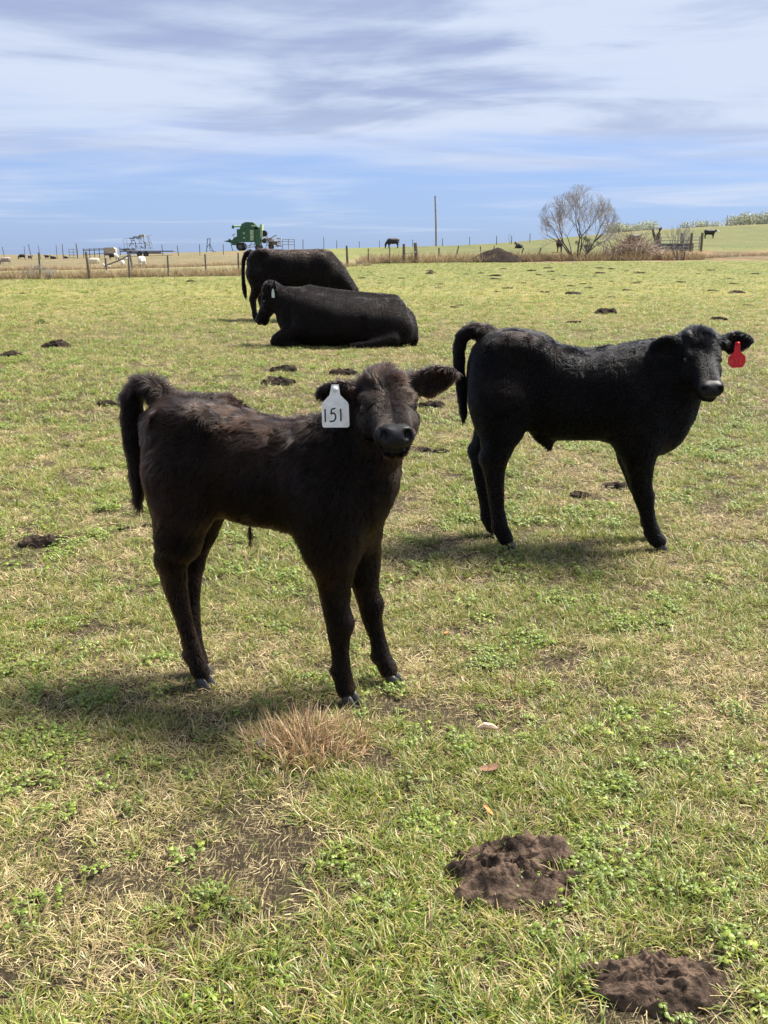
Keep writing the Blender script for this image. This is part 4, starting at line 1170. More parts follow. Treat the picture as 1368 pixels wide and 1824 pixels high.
def sow():
    g = np.random.default_rng(99)
    bands = [(.75, 3.2, 2300, .76), (3.2, 6.5, 1150, .90), (6.5, 13, 300, 1.25), (13, 27, 75, 1.7), (27, 64, 12, 2.4)]
    PX, PY, SC = [], [], []
    for y0, y1, den, sc in bands:
        wmax = y1 * .46 + .7
        n = int(den * (y1 - y0) * 2 * wmax)
        x = g.uniform(-wmax, wmax, n); y = g.uniform(y0, y1, n); k = np.abs(x) < y * .46 + .6
        PX.append(x[k]); PY.append(y[k]); SC.append(np.full(k.sum(), sc))
    x, y, sc = (np.concatenate(a) for a in (PX, PY, SC))
    bare = .15 * fbm(x / .55, y / .55, seed=61, oct=3) + .85 * fbm(x / .17, y / .12, seed=63, oct=2)                 # trodden earth shows
    u = g.random(len(x))
    soilp = smooth01(bare, .59, .70)
    keep = u > soilp * .78
    for ax, ay, rx, ry in AVOID: keep &= ((x - ax) / max(rx, .01))**2 + ((y - ay) / max(ry, .01))**2 > .95
    left_far = (y > 44) & (x / y < -.08); keep &= ~left_far
    x, y, sc, soilp = x[keep], y[keep], sc[keep], soilp[keep]
    dryf = fbm(x / .5 + 5, y / .5, seed=71, oct=4); dryl = fbm(x / .13, y / .13, seed=73, oct=2); clov = fbm(x / .16 + 9, y / .16, seed=81, oct=2)
    u = g.random(len(x))
    pdry = np.clip(.29 + .4 * soilp + 1.5 * (dryf - .5) + 1.1 * (dryl - .5), .05, .8); pcl = np.clip(.08 + 1.3 * (clov - .52), .01, .45) * (1 - pdry)
    pdead = pdry * .55 * (1 - .8 * soilp)
    idx = np.where(u < pdry - pdead, g.integers(10, 15, len(x)), np.where(u < pdry, g.integers(15, 19, len(x)), np.where(u < pdry + pcl, g.integers(6, 10, len(x)), g.integers(0, 6, len(x)))))
    scl = sc * g.uniform(.65, 1.25, len(x)) * np.where(y > 13, 1, 1 + .35 * np.clip((2.2 - y) / 1.2, 0, 1) * (idx < 6))
    tint = g.normal(0, .13, len(x)) + .12 * (fbm(x / 1.7, y / 1.7, seed=91, oct=2) - .5)
    dry = np.clip((dryf - .52) * 1.3 + g.normal(0, .10, len(x)), 0, .6) * (idx < 6) * .8
    xd = g.uniform(-2.6, 2.6, 26000); yd = g.uniform(.75, 4.6, 26000); kd = (np.abs(xd) < yd * .46 + .6)
    for ax, ay, rx, ry in AVOID: kd &= ((xd - ax) / max(rx, .01))**2 + ((yd - ay) / max(ry, .01))**2 > .95
    kd &= g.random(26000) > .8 * smooth01(.15 * fbm(xd / .55, yd / .55, seed=61, oct=3) + .85 * fbm(xd / .17, yd / .12, seed=63, oct=2), .59, .70)
    xd, yd = xd[kd], yd[kd]; nd = len(xd)                        # crumbs of straw and short bits between the tufts
    x, y = np.concatenate([x, xd]), np.concatenate([y, yd]); scl = np.concatenate([scl, g.uniform(.30, .60, nd)])
    idx = np.concatenate([idx, np.where(g.random(nd) < .55, g.integers(10, 15, nd), np.where(g.random(nd) < .5, g.integers(15, 19, nd), g.integers(0, 6, nd)))])
    tint = np.concatenate([tint, g.normal(-.12, .15, nd)]); dry = np.concatenate([dry, np.zeros(nd)])
    P = np.stack([x, y, terrain(x, y) - .003], 1)
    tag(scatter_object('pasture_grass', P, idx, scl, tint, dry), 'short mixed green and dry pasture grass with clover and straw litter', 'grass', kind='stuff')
    # dead tall grass along the fences
    X, Y, Q = [], [], []
    def strip(px0, px1, Y0, Y1, n, s0, s1):
        px = g.uniform(px0, px1, n); t = (px - px0) / (px1 - px0); yy = Y0 + (Y1 - Y0) * t + g.normal(0, .8, n)
        X.append((px - 684) / 1762 * yy); Y.append(yy); Q.append(g.uniform(s0, s1, n))
    strip(-60, 430, 43.5, 49, 900, .35, 1.0); strip(430, 660, 50, 62, 240, .3, .8); strip(640, 1250, 65.5, 69, 1500, .5, 1.5); strip(1180, 1420, 68, 84, 300, .3, .8)
    strip(-60, 460, 66, 72, 900, .3, .8)
    x, y, q = (np.concatenate(a) for a in (X, Y, Q))
    P = np.stack([x, y, terrain(x, y) - .02], 1)
    tag(scatter_object('fence_line_grass', P, g.integers(19, 22, len(x)), q, g.normal(0, .15, len(x)), np.zeros(len(x))), 'tall dead tan grass standing along the fence lines', 'grass', kind='stuff')


sow()


def straw_clump(px, py, wpx, hgt, n, label, seed, cols=None):
    p = ground_at(px, py); sc = F_PX / math.hypot(p.y, EYE); w = wpx / sc
    b = Blades(seed); g = b.g
    for _ in range(n):
        r = math.sqrt(g.random()); a = g.uniform(0, 6.28); x, y = r * math.cos(a) * w / 2, r * math.sin(a) * w * .36
        k = float(fbm(np.array([x / (w * .16) + seed]), np.array([y / (w * .16)]), seed=seed, oct=2)[0])   # gaps and taller tussocks
        if k < .40 and g.random() < .75: continue
        c = np.array([(.50, .33, .165), (.60, .43, .24), (.38, .23, .11), (.66, .51, .31), (.28, .17, .085)][g.integers(5)])
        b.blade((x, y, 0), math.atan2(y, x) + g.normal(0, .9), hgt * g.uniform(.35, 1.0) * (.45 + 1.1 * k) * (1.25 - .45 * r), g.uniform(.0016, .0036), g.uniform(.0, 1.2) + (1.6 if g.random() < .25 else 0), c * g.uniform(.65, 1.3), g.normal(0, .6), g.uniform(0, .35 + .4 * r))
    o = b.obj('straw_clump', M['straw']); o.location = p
    return tag(o, label, 'dry grass')


straw_clump(545, 1330, 225, .088, 1150, 'large clump of dead orange-brown grass stubble below the front calf', 801)
straw_clump(920, 1218, 66, .055, 150, 'small clump of dead tan grass right of the front calf hooves', 802)
straw_clump(905, 1258, 70, .035, 80, 'low ragged tan grass clump below the small clump right of the calf', 803)
straw_clump(150, 724, 36, .07, 90, 'small orange-tan dead grass clump on the left pasture near the calf tail', 804)

p = ground_at(466, 1332)
st = dung_pad('stone', p, .030, .026, .034, M['stone'], 5, 18, 8, 'small grey stone at the left end of the big straw clump', cat='stone')


def fallen_leaf(px, py, size, mat, label, seed):
    p = ground_at(px, py); g = np.random.default_rng(seed)
    V, Fc = [(0, 0, .004)], []
    for i in range(9):
        a = 2 * math.pi * i / 9; r = size * (1 + .25 * math.cos(2 * a)) * g.uniform(.75, 1.1)
        V.append((r * math.cos(a), r * .6 * math.sin(a), g.uniform(.004, .4 * size)))
    V += [(x, y, z - .0015) for x, y, z in V]
    Fc = [(0, 1 + i, 1 + (i + 1) % 9) for i in range(9)] + [(10, 11 + (i + 1) % 9, 11 + i) for i in range(9)] + [(1 + i, 11 + i, 11 + (i + 1) % 9, 1 + (i + 1) % 9) for i in range(9)]
    o = mesh_obj('fallen_leaf', V, Fc, mat); o.location = p + Vector((0, 0, .012)); o.rotation_euler = (g.uniform(.2, .6), g.uniform(-.4, .4), g.uniform(0, 6))
    return tag(o, label, 'leaf')


fallen_leaf(795, 1136, .016, M['leaf_orange'], 'orange dead leaf on the grass right of the front calf', 1)
fallen_leaf(868, 1454, .014, M['leaf_orange'], 'reddish curled leaf just above the large dung pat', 2)
fallen_leaf(872, 1378, .022, M['leaf_brown'], 'dark brown curled dead leaf above the large dung pat', 3)
c = MB(); c.tube([(-.024, 0, .008), (-.008, .003, .014), (.01, -.001, .013), (.024, .002, .006)], [.004, .008, .008, .003], 7)
o = c.build('wood_chip', M['chip']); o.location = ground_at(868, 1310) + Vector((0, 0, .012)); tag(o, 'bleached tan bark chip lying right of the straw clump', 'wood chip')

# ------------------------------------------------------------------ far cattle and sheep
def far_animal(name, px, Y, yaw, hgt, label, cat, kind='cow', pose='graze', mat='hide_far', parts=()):
    p = at(px, Y); root = empty(name, p, math.radians(yaw), label, cat)
    s = hgt / 1.3; sk = Skin()
    woolly = kind == 'sheep'
    wz = 1.12 if woolly else 1.0
    if pose == 'lie':
        sk.sweep((0, 0, 0), np.eye(3), [(-.8, .3, 0, .1, 0), (-.65, .62, -.02, .33, 0), (-.1, .72, -.02, .42, 0), (.4, .74, 0, .38, 0), (.65, .7, .08, .25, 0), (.75, .5, .2, .08, 0)], .08)
        sk.chain([(.5, 0, .55, .22), (.8, 0, .82, .16), (.85, 0, .9, .13)], .1)
        hd = Head((.88, 0, .98), (.8, .15, -.5), (.5, 0, .85), .48).add(sk)
        sk.chain([(.5, .22, .2, .12), (.82, .2, .08, .08), (.6, .24, .05, .05)], .06)
    else:
        sk.sweep((0, 0, 0), np.eye(3), [(-.85, 1.05, .85, .06, 0), (-.8, 1.2, .74, .18, 0), (-.62, 1.28 * (1.03 if woolly else 1), .60, .28 * wz, 0), (-.1, 1.24 * (1.06 if woolly else 1), .52, .34 * wz, 0), (.35, 1.26 * (1.03 if woolly else 1), .54, .29 * wz, 0), (.55, 1.15, .62, .2, 0), (.66, .98, .74, .08, 0)], .06)
        for sy in (1, -1):
            d = .06 * sy; r = .8 if woolly else 1.0
            sk.chain([(-.62 + d, sy * .17, .75, .17), (-.58 + d, sy * .17, .58, .11 * r), (-.70 + d, sy * .17, .40, .06 * r), (-.67 + d, sy * .17, .1, .05 * r), (-.63 + d, sy * .17, .02, .055 * r)], .07)
            sk.chain([(.42 - d, sy * .15, .7, .13), (.42 - d, sy * .15, .5, .085 * r), (.43 - d, sy * .15, .3, .058 * r), (.43 - d, sy * .15, .1, .05 * r), (.46 - d, sy * .15, .02, .055 * r)], .07)
        if pose == 'graze':
            sk.chain([(.45, 0, .95, .24), (.75, 0, .65, .17), (.88, 0, .48, .13)], .1)
            hd = Head((.93, 0, .46), (.25, 0, -.97), (.97, 0, .25), .46).add(sk)
        else:
            sk.chain([(.45, 0, .98, .24), (.75, 0, 1.10, .17), (.88, 0, 1.18, .14)], .1)
            hd = Head((.92, 0, 1.25), (.85, 0, -.5), (.5, 0, .85), .48).add(sk)
        if not woolly: sk.chain([(-.80, 0, 1.18, .04), (-.90, 0, 1.05, .03), (-.92, 0, .7, .03), (-.90, 0, .45, .045)], .03)
        else: sk.chain([(-.80, 0, 1.1, .07), (-.88, 0, .95, .05)], .03)
    for sy in (1, -1):
        r = hd.p(.08, sy * .2, -.05); hd.ear(sk, r, hd.d((-.1, sy * .95, .1)), hd.d((.3, 0, 1)), .19, .055, .02)
    V, Fq = sk.mesh(.042, -.01)
    mats = [M[mat]]
    for m_, f_ in parts: mats.append(M[m_])
    b = mesh_obj('body', V * s, Fq, mats, root, True)
    if parts:
        c = V[Fq].mean(1); mi = np.zeros(len(Fq), np.int32)
        for i, (m_, f_) in enumerate(parts): mi[f_(c, hd)] = i + 1
        b.data.polygons.foreach_set('material_index', mi)
    if pose != 'lie' and not woolly:
        pass
    return root


white_face = lambda c, h: (h.local(c)[:, 0] > .12) & (np.linalg.norm(h.local(c) - np.array([.5, 0, -.2]), axis=1) < .8)
far_animal('cow', 699, 132, 186, 1.36, 'black cow grazing alone on the skyline left of the pole', 'cow')
far_animal('cow', 1262, 137, -12, 1.22, 'black cow with white face standing on the right hillside', 'cow', pose='stand', parts=(('fleece_white', white_face),))
far_animal('cow', 924, 112, 115, .95, 'small black cow lying on the slope above the dirt mound', 'cow', pose='lie')
far_animal('cow', 1128, 112, 195, 1.25, 'dark cow on the ridge just behind the brush pile', 'cow')
far_animal('cow', 996, 96, 80, 1.30, 'dark cow seen end on behind the left branches of the bare tree', 'cow', pose='stand', mat='hide_brown')
far_animal('sheep', 38, 128, 188, .68, 'black sheep grazing on the left skyline, leftmost of the black ones', 'sheep', 'sheep')
far_animal('sheep', 53, 126, 70, .55, 'small black sheep on the left skyline seen end on', 'sheep', 'sheep', 'stand', 'hide_far')
far_animal('sheep', 82, 126, 150, .52, 'small black lamb on the left skyline, left of the lying one', 'sheep', 'sheep', 'stand', 'hide_far')
far_animal('sheep', 94, 126, 180, .62, 'black sheep lying on the left skyline', 'sheep', 'sheep', 'lie', 'hide_far')
far_animal('sheep', 117, 126, 160, .50, 'black sheep lying left of the pipe gate panel', 'sheep', 'sheep', 'lie', 'hide_far')
far_animal('sheep', 8, 92, 185, .72, 'dull rose-grey sheep at the far left edge behind the fence', 'sheep', 'sheep', 'graze', 'fleece_rose')
far_animal('sheep', 165, 74, 178, .70, 'cream sheep broadside just right of the leaning wood post', 'sheep', 'sheep', 'graze', 'fleece')
far_animal('sheep', 190, 70, 180, .44, 'white lamb lying below the slanting brace', 'sheep', 'sheep', 'lie', 'fleece_white')
far_animal('sheep', 217, 72, 100, .50, 'white lamb seen from behind, middle of the white sheep', 'sheep', 'sheep', 'stand', 'fleece_white')
far_animal('sheep', 252, 70, 84, .78, 'white sheep seen from behind, rightmost of the white sheep', 'sheep', 'sheep', 'graze', 'fleece_white')
far_animal('goat', 202, 104, 5, .72, 'black and white goat below the tan feed box', 'goat', 'sheep', 'graze', 'hide_far', parts=(('fleece_white', lambda c, h: (c[:, 0] > .15) & (c[:, 2] > .5)),))
far_animal('goat', 223, 104, 20, .42, 'small white kid beside the black and white goat', 'goat', 'sheep', 'lie', 'fleece_white')

# ------------------------------------------------------------------ fences
def fence(name, label, posts, wires, mat_wire, stays=None):
    """posts: (px, Y, height, radius, kind, lean x)"""
    a = at(posts[0][0], posts[0][1]); root = empty(name, a, 0, label, 'fence')
    tops = []
    for px, Y, h, r, kind, lean in posts:
        q = at(px, Y) - a
        b = MB()
        if kind == 'wood':
            b.tube([q + Vector((0, 0, -.2)), q + Vector((lean * h * .5, 0, h * .5)), q + Vector((lean * h, .02, h))], [r * 1.1, r, r * .85], 8)
            b.build('post', M['wood'], root)
        else:
            b.box(q + Vector((lean * h / 2, 0, h / 2 - .1)), (r * 2, r * 1.2, h + .2), Matrix.Rotation(math.atan(lean), 3, 'Y').to_euler())
            b.build('post', M['steel_post'], root)
        tops.append((q, lean, h))
    for hz in wires:
        b = MB(); pts = []
        for i, (q, lean, h) in enumerate(tops):
            zz = min(hz, h * .96); p = q + Vector((lean * zz, -.06, zz)); pts.append(p)
            if i < len(tops) - 1:
                q2, l2, h2 = tops[i + 1]; z2 = min(hz, h2 * .96); p2 = q2 + Vector((l2 * z2, -.06, z2)); mid = (p + p2) / 2; mid.z -= .03; pts.append(mid)
        b.tube(pts, .0028, 3).build('wire', M[mat_wire], root)
    return root


LF = lambda px: 44 + max(0, px - 100) * .0105 if px < 560 else 48.8 + (px - 560) * .085
posts = [(-30, 44, 1.2, .03, 'steel', 0), (68, 44, 1.15, .035, 'steel', .02), (157, 44.3, 1.18, .065, 'wood', -.09), (228, 45, 1.05, .035, 'steel', 0), (298, 46.5, .98, .035, 'steel', 0), (365, 48, 1.02, .035, 'steel', 0), (424, 50, 1.05, .05, 'wood', 0),
         (480, 53, 1.0, .035, 'steel', 0), (545, 57, 1.05, .035, 'steel', 0), (619, 61, 1.20, .075, 'wood', -.04), (656, 63, 1.0, .035, 'steel', 0), (694, 64.5, 1.05, .035, 'steel', 0)]
fence('pasture_fence', 'wire fence on steel and wood posts crossing the left of the pasture', posts, (.25, .48, .70, .90), 'wire')
posts = [(720, 65, 1.22, .10, 'wood', -.02), (743, 65.2, 1.28, .13, 'wood', -.10), (782, 66, .95, .06, 'wood', 0), (810, 66.5, 1.05, .045, 'wood', .25), (858, 69, 1.0, .035, 'steel', -.1), (876, 69.5, 1.0, .035, 'steel', .15), (925, 69, .9, .04, 'steel', .3), (956, 68.5, .85, .05, 'wood', .35), (1000, 68.5, 1.0, .035, 'steel', 0), (1075, 70, 1.0, .035, 'steel', 0), (1145, 72, 1.0, .035, 'steel', 0)]
fence('pasture_fence', 'sagging wire fence with leaning posts behind the dirt mound', posts, (.3, .6, .85), 'wire')
b = MB()
a = at(731, 65); e1 = at(722, 65) - a; e2 = at(741, 65.2) - a
b.tube([e1 + Vector((0, -.12, .62)), e2 + Vector((-.02, -.14, .70))], .035, 6)
o = b.build('brace_rail', M['tan']); o.location = a; tag(o, 'pale rail braced between the two thick fence posts', 'rail')
b = MB(); a = at(187, 62)
for q in ((0, 0), (1.45, .62), (1.62, .1)): pass
b.tube([(0, 0, .30), (.75, .1, .58), (1.55, .2, .95)], .05, 6); b.tube([(0, 0, -.1), (0, 0, .75)], .07, 6); b.tube([(1.62, .2, -.1), (1.50, .2, 1.0)], .07, 6)
o = b.build('brace_post', M['iron']); o.location = a; tag(o, 'slanting iron brace between two short posts among the sheep', 'post')
posts = [(8, 126, 1.7, .035, 'steel', -.12), (44, 126, 1.7, .03, 'steel', 0), (56, 124, 1.9, .04, 'steel', -.14), (72, 126, 1.7, .03, 'steel', -.12), (101, 126, 1.7, .03, 'steel', 0), (112, 124, 1.8, .055, 'wood', 0), (138, 122, 1.8, .07, 'wood', -.05), (290, 124, 1.3, .04, 'steel', -.05), (318, 118, 1.2, .05, 'wood', -.1), (356, 118, 1.25, .04, 'steel', 0), (398, 118, 1.2, .04, 'steel', 0)]
fence('far_fence', 'thin far fence along the left skyline behind the sheep', posts, (.5, .9, 1.2), 'wire')
posts = [(540, 150, 1.5, .05, 'steel', 0), (577, 148, 1.7, .04, 'steel', 0), (600, 148, 1.2, .05, 'wood', 0), (640, 147, 1.0, .04, 'steel', 0), (676, 146, 1.0, .04, 'steel', 0), (735, 146, 1.0, .04, 'steel', 0), (788, 146, 1.1, .05, 'wood', 0), (836, 148, 1.3, .04, 'steel', 0), (884, 152, 1.3, .06, 'wood', 0), (910, 156, 1.2, .04, 'steel', 0), (943, 160, 1.4, .05, 'steel', 0)]
fence('far_fence', 'far fence of thin posts on the middle skyline beside the pole', posts, (.5, .9), 'wire')
posts = [(1100, 245, 1.4, .10, 'wood', 0), (1160, 250, 1.4, .10, 'wood', 0), (1220, 252, 1.4, .10, 'wood', 0), (1255, 255, 1.4, .10, 'wood', 0), (1290, 255, 2.6, .08, 'wood', 0), (1330, 256, 1.4, .10, 'wood', 0), (1400, 256, 1.4, .1, 'wood', 0)]
fence('far_fence', 'fence along the crest of the right hill', posts, (.35, .7, 1.1), 'wire')

# utility pole
b = MB(); a = at(777, 152); b.tube([(0, 0, -.5), (-.1, 0, 3.5), (-.28, 0, 7.35)], [.17, .15, .12], 8)
root = empty('utility_pole', a, 0, 'tall bare wooden utility pole on the skyline', 'pole'); b.build('shaft', M['pole'], root)
b = MB(); b.tube([(-.42, 0, 7.2), (-.14, 0, 7.22)], .045, 5); b.build('insulator', M['iron'], root)

# ------------------------------------------------------------------ trees, brush, mound
def bare_tree(name, px, Y, height, width, stems, label, seed, depth=5, twig_n=3, base_r=.11, fan=1.0, cat='tree', dome=None):
    g = np.random.default_rng(seed); root = empty(name, at(px, Y), 0, label, cat)
    trunk, crown = MB(), MB()
    def grow(p, d, L, r, lv):
        k = 3; pts = [p.copy()]; q = p.copy(); dd = d.copy()
        for _ in range(k):
            dd = (dd + Vector(g.normal(0, .10, 3)) + Vector((0, 0, .03))).normalized(); q = q + dd * L / k; pts.append(q.copy())
        (trunk if lv <= 1 else crown).tube(pts, [r, r * .88, r * .76, r * .62], 7 if lv <= 1 else (5 if lv == 2 else 3))
        if lv >= depth: return
        n = twig_n + (1 if lv >= 2 else 0) + (1 if lv >= 3 else 0)
        for i in range(n):
            s = pts[-1] if i < 2 else pts[g.integers(1, 4)]
            side = Vector(g.normal(0, 1, 3)); side = (side - dd * side.dot(dd)).normalized()
            nd = (dd + side * g.uniform(.30, .72) * fan + Vector((0, 0, .07))).normalized()
            grow(s, nd, L * g.uniform(.62, .84), max(r * g.uniform(.48, .60), .0045), lv + 1)
    for i in range(stems):
        t = (i + .5) / stems * 2 - 1
        d = Vector((t * .9 * width / height + g.normal(0, .05), g.normal(0, .3), 1)).normalized()
        grow(Vector((t * .25, g.normal(0, .1), -.1)), d, height * .30 * g.uniform(.9, 1.1), base_r * g.uniform(.75, 1.1), 0)
    if dome:
        for m_ in (trunk, crown):
            v = np.array(m_.V); q = np.stack([v[:, 0] / dome[0], v[:, 1] / dome[0], (v[:, 2] - dome[2]) / np.where(v[:, 2] > dome[2], dome[1], dome[2] * 1.6)], 1)
            rr = np.linalg.norm(q, axis=1); lim = 1 + .10 * (fbm(v[:, 0] * 1.2 + 9, v[:, 2] * 1.2, v[:, 1] * 1.2, seed=4) - .5)
            nr = np.where(rr > .75, .75 + (lim - .75) * np.tanh((rr - .75) / (lim - .75)), rr); f = (nr / np.maximum(rr, 1e-6))[:, None]
            c0 = np.array([0, 0, dome[2]]); m_.V = [tuple(u) for u in c0 + (v - c0) * np.where(v[:, 2:3] > .9, f, 1)]
    trunk.build('trunk', M['bark'], root); crown.build('crown', M['twig'], root)
    return root


bare_tree('bare_tree', 1030, 67, 5.6, 7.4, 6, 'leafless spreading tree with many stems on the fence line', 6, 5, 3, .066, .95, 'tree', (3.0, 3.3, 1.75))
bare_tree('bare_shrub', 1213, 66.5, 3.0, 1.7, 7, 'thin leafless upright shrub right of the brush pile', 9, 3, 3, .035, .55, 'shrub')
bare_tree('bare_shrub', 66, 43.6, .95, 1.3, 12, 'brown twiggy weed bush at the left fence post', 12, 3, 3, .014, .9, 'shrub')
bare_tree('bare_shrub', 821, 66.5, .95, .9, 8, 'small brown twiggy bush left of the dirt mound', 14, 2, 3, .016, .8, 'shrub')
bare_tree('bare_sapling', 909, 150, 2.4, 1.0, 2, 'tiny bare sapling on the skyline above the mound', 15, 3, 2, .03, .6, 'tree')


def brush_pile():
    g = np.random.default_rng(33); root = empty('brush_pile', at(1125, 68.5), 0, 'tangled pile of dead branches and tan stalks right of the bare tree', 'brush')
    for k, (n, col) in enumerate(((900, 'brush'), (160, 'bark'))):
        b = MB()
        for _ in range(n):
            x = g.normal(.2, 1.35); h = 1.75 * math.exp(-((x - .15) / 1.5)**2) * g.uniform(.1, 1); y = g.normal(0, .6)
            L = g.uniform(.5, 1.5); az = g.uniform(0, 6.28); el = g.normal(.35, .5)
            d = Vector((math.cos(az) * math.cos(el), math.sin(az) * math.cos(el), math.sin(el))); p = Vector((x, y, max(.05, h * .75)))
            q = p + d * L; q.z = max(q.z, .02)
            b.tube([p, (p + q) / 2 + Vector(g.normal(0, .05, 3)), q], [.022 if k else .016, .014, .006], 3)
        b.build('branches' if k else 'stalks', M[col], root)
    for o in root.children: o['kind'] = 'stuff'
    b = MB()
    for _ in range(130):
        x = g.normal(1.9, .7); p = Vector((x, g.normal(0, .5), .05)); az = g.uniform(0, 6.28); q = p + Vector((math.cos(az) * .7, math.sin(az) * .4, g.uniform(.05, .45)))
        b.tube([p, q], [.025, .01], 3)
    o = b.build('low_branches', M['bark'], root); o['kind'] = 'stuff'


brush_pile()


def leafy(name, px, Y, w, h, mat, label, seed, n=2600, cat='shrub', group=None):
    """a bush or far tree: trunk with limbs and a cloud of small leaf clumps"""
    g = np.random.default_rng(seed); root = empty(name, at(px, Y), 0, label, cat, group)
    t = MB(); t.tube([(0, 0, -.1), (0, 0, h * .45), (g.normal(0, .1) * w, 0, h * .8)], [h * .045, h * .03, h * .012], 6)
    lobes = [(g.normal(0, .26) * w, g.normal(0, .2) * w, h * g.uniform(.35, .8), g.uniform(.16, .27) * w) for _ in range(9)]
    for l in lobes: t.tube([(0, 0, h * .25), ((l[0]) * .6, l[1] * .6, l[2] * .75), l[:3]], [h * .02, h * .012, h * .006], 4)
    t.build('trunk', M['bark'], root)
    V, Fc = [], []
    for _ in range(n):
        l = lobes[g.integers(9)]; d = g.normal(0, 1, 3); d /= np.linalg.norm(d); c = np.array(l[:3]) + d * l[3] * g.uniform(.5, 1.15) * np.array([1, 1, .8]); c[2] = max(c[2], .05 * h)
        s = g.uniform(.016, .036) * w; R = [g.normal(0, 1, 3) for _ in range(3)]; b = len(V)
        V += [c + unit(r) * s for r in R]; Fc.append((b, b + 1, b + 2))
    mesh_obj('crown', V, Fc, M[mat], root)
    return root


leafy('dark_shrub', 1044, 72, 1.0, 1.9, 'cedar', 'dark rounded evergreen shrub behind the bare tree stems', 3, 3500)
for i, (px, Y, w, h, lb) in enumerate(((1092, 275, 9, 1.5, 'pale far scrub tree behind the ridge, nearest the bare tree'), (1112, 280, 7, 1.2, 'pale far scrub tree behind the ridge left of the forked stump'),
        (1150, 285, 8, 1.7, 'pale far scrub tree rising behind the forked stump'), (1240, 290, 8, 1.1, 'low pale scrub on the ridge right of the thin shrub'),
        (1308, 270, 9, 1.6, 'rounded pale scrub on the crest of the right hill'), (1345, 268, 10, 1.8, 'wide pale scrub tree on the right hill crest near the edge'), (1380, 268, 10, 2.3, 'green scrub tree on the hill crest at the right edge'))):
    leafy('far_tree', px, Y, w, h, 'far_leaf', lb, 60 + i, 3200, 'tree')


def mound():
    g = np.random.default_rng(2); n, ring = 44, 14; V = [(0, 0, .95)]; Fc = []
    for r in range(1, ring + 1):
        t = r / ring
        for i in range(n):
            a = 6.283 * i / n; x, y = math.cos(a) * t * 2.15, math.sin(a) * t * 1.6
            z = .95 * (1 - t)**.9 * (1 + .25 * math.cos(a)) ** .0 + .20 * (float(fbm(np.array([x * 1.6 + 5]), np.array([y * 1.6]), seed=4)[0]) - .5) - (.08 if r == ring else 0)
            z += .06 * math.exp(-((t - .35) / .2)**2)
            V.append((x, y, z))
    for i in range(n): Fc.append((0, 1 + i, 1 + (i + 1) % n))
    for k in range(ring - 1):
        for i in range(n): Fc.append((1 + k * n + i, 1 + (k + 1) * n + i, 1 + (k + 1) * n + (i + 1) % n, 1 + k * n + (i + 1) % n))
    o = mesh_obj('dirt_mound', V, Fc, M['soil_heap'], None, True); o.location = at(886, 66.3) + Vector((0, 0, -.02))
    tag(o, 'dark heap of soil on the fence line left of the bare tree', 'mound')


mound()

# forked stump and pipe gate
root = empty('forked_stump', at(1168, 90), 0, 'forked dead stump standing left of the pipe gate', 'stump')
b = MB(); b.tube([(0, 0, -.3), (.05, 0, .9), (0, 0, 1.15)], [.30, .24, .22], 9); b.build('bole', M['bark'], root)
b = MB(); b.tube([(-.05, 0, 1.0), (-.28, 0, 1.6), (-.42, 0, 2.05)], [.16, .13, .10], 7); b.build('fork', M['bark'], root)
b = MB(); b.tube([(.05, 0, 1.0), (.12, 0, 1.6), (.25, 0, 2.1), (.38, 0, 2.2)], [.19, .17, .16, .10], 7); b.build('fork', M['bark'], root)


def pipe_gate(px, Y, w, h, bars, label, mat, rz=0.0, posts=True):
    root = empty('pipe_gate', at(px, Y), rz, label, 'gate')
    for k in range(bars):
        z = .18 + (h - .18) * k / (bars - 1); MB().tube([(0, 0, z), (w, 0, z)], .035, 6).build('bar', M[mat], root)
    for x in (0, w * .5, w): MB().tube([(x, 0.01, .12), (x, .01, h + .03)], .04, 6).build('upright', M[mat], root)
    if posts:
        for x in (-.2, w + .2): MB().tube([(x, 0, -.2), (x, 0, h + .35)], .12, 8).build('post', M['wood'], root)


pipe_gate(1176, 92, 2.6, 1.35, 5, 'grey pipe gate between thick posts right of the forked stump', 'greypipe')
pipe_gate(1216, 92.5, 1.5, 1.35, 5, 'short pipe gate panel behind the thin shrub', 'greypipe')
pipe_gate(123, 120, 1.05, 1.15, 4, 'small white-grey pipe gate panel on the left skyline', 'greypipe', 0, False)
b = MB(); b.box((1.3, 0, .35), (3.4, .1, .75)); o = b.build('feed_bunk', M['iron']); o.location = at(1178, 94); tag(o, 'dark low feed bunk seen through the pipe gate', 'trough')

# ------------------------------------------------------------------ farm machinery on the left skyline
def wheel(parent, x, y, z, r, w, rim='iron'):
    t = MB(); n = 20; V, Fc = [], []
    prof = [(r * .55, -w / 2), (r * .9, -w / 2), (r, -w * .3), (r, w * .3), (r * .9, w / 2), (r * .55, w / 2)]
    for i in range(n):
        a = 6.283 * i / n
        for q, yy in prof: V.append((x + q * math.cos(a), y + yy, z + q * math.sin(a)))
    m = len(prof)
    for i in range(n):
        for k in range(m): Fc.append((i * m + k, ((i + 1) % n) * m + k, ((i + 1) % n) * m + (k + 1) % m, i * m + (k + 1) % m))
    root = mesh_obj('wheel', V, Fc, M['rubber'], parent, True)
    MB().tube([(x, y - w * .25, z), (x, y + w * .25, z)], r * .56, 14).build('rim', M[rim], root)
    MB().tube([(x, y - w * .6, z), (x, y + w * .3, z)], r * .16, 8).build('hub', M[rim], root)


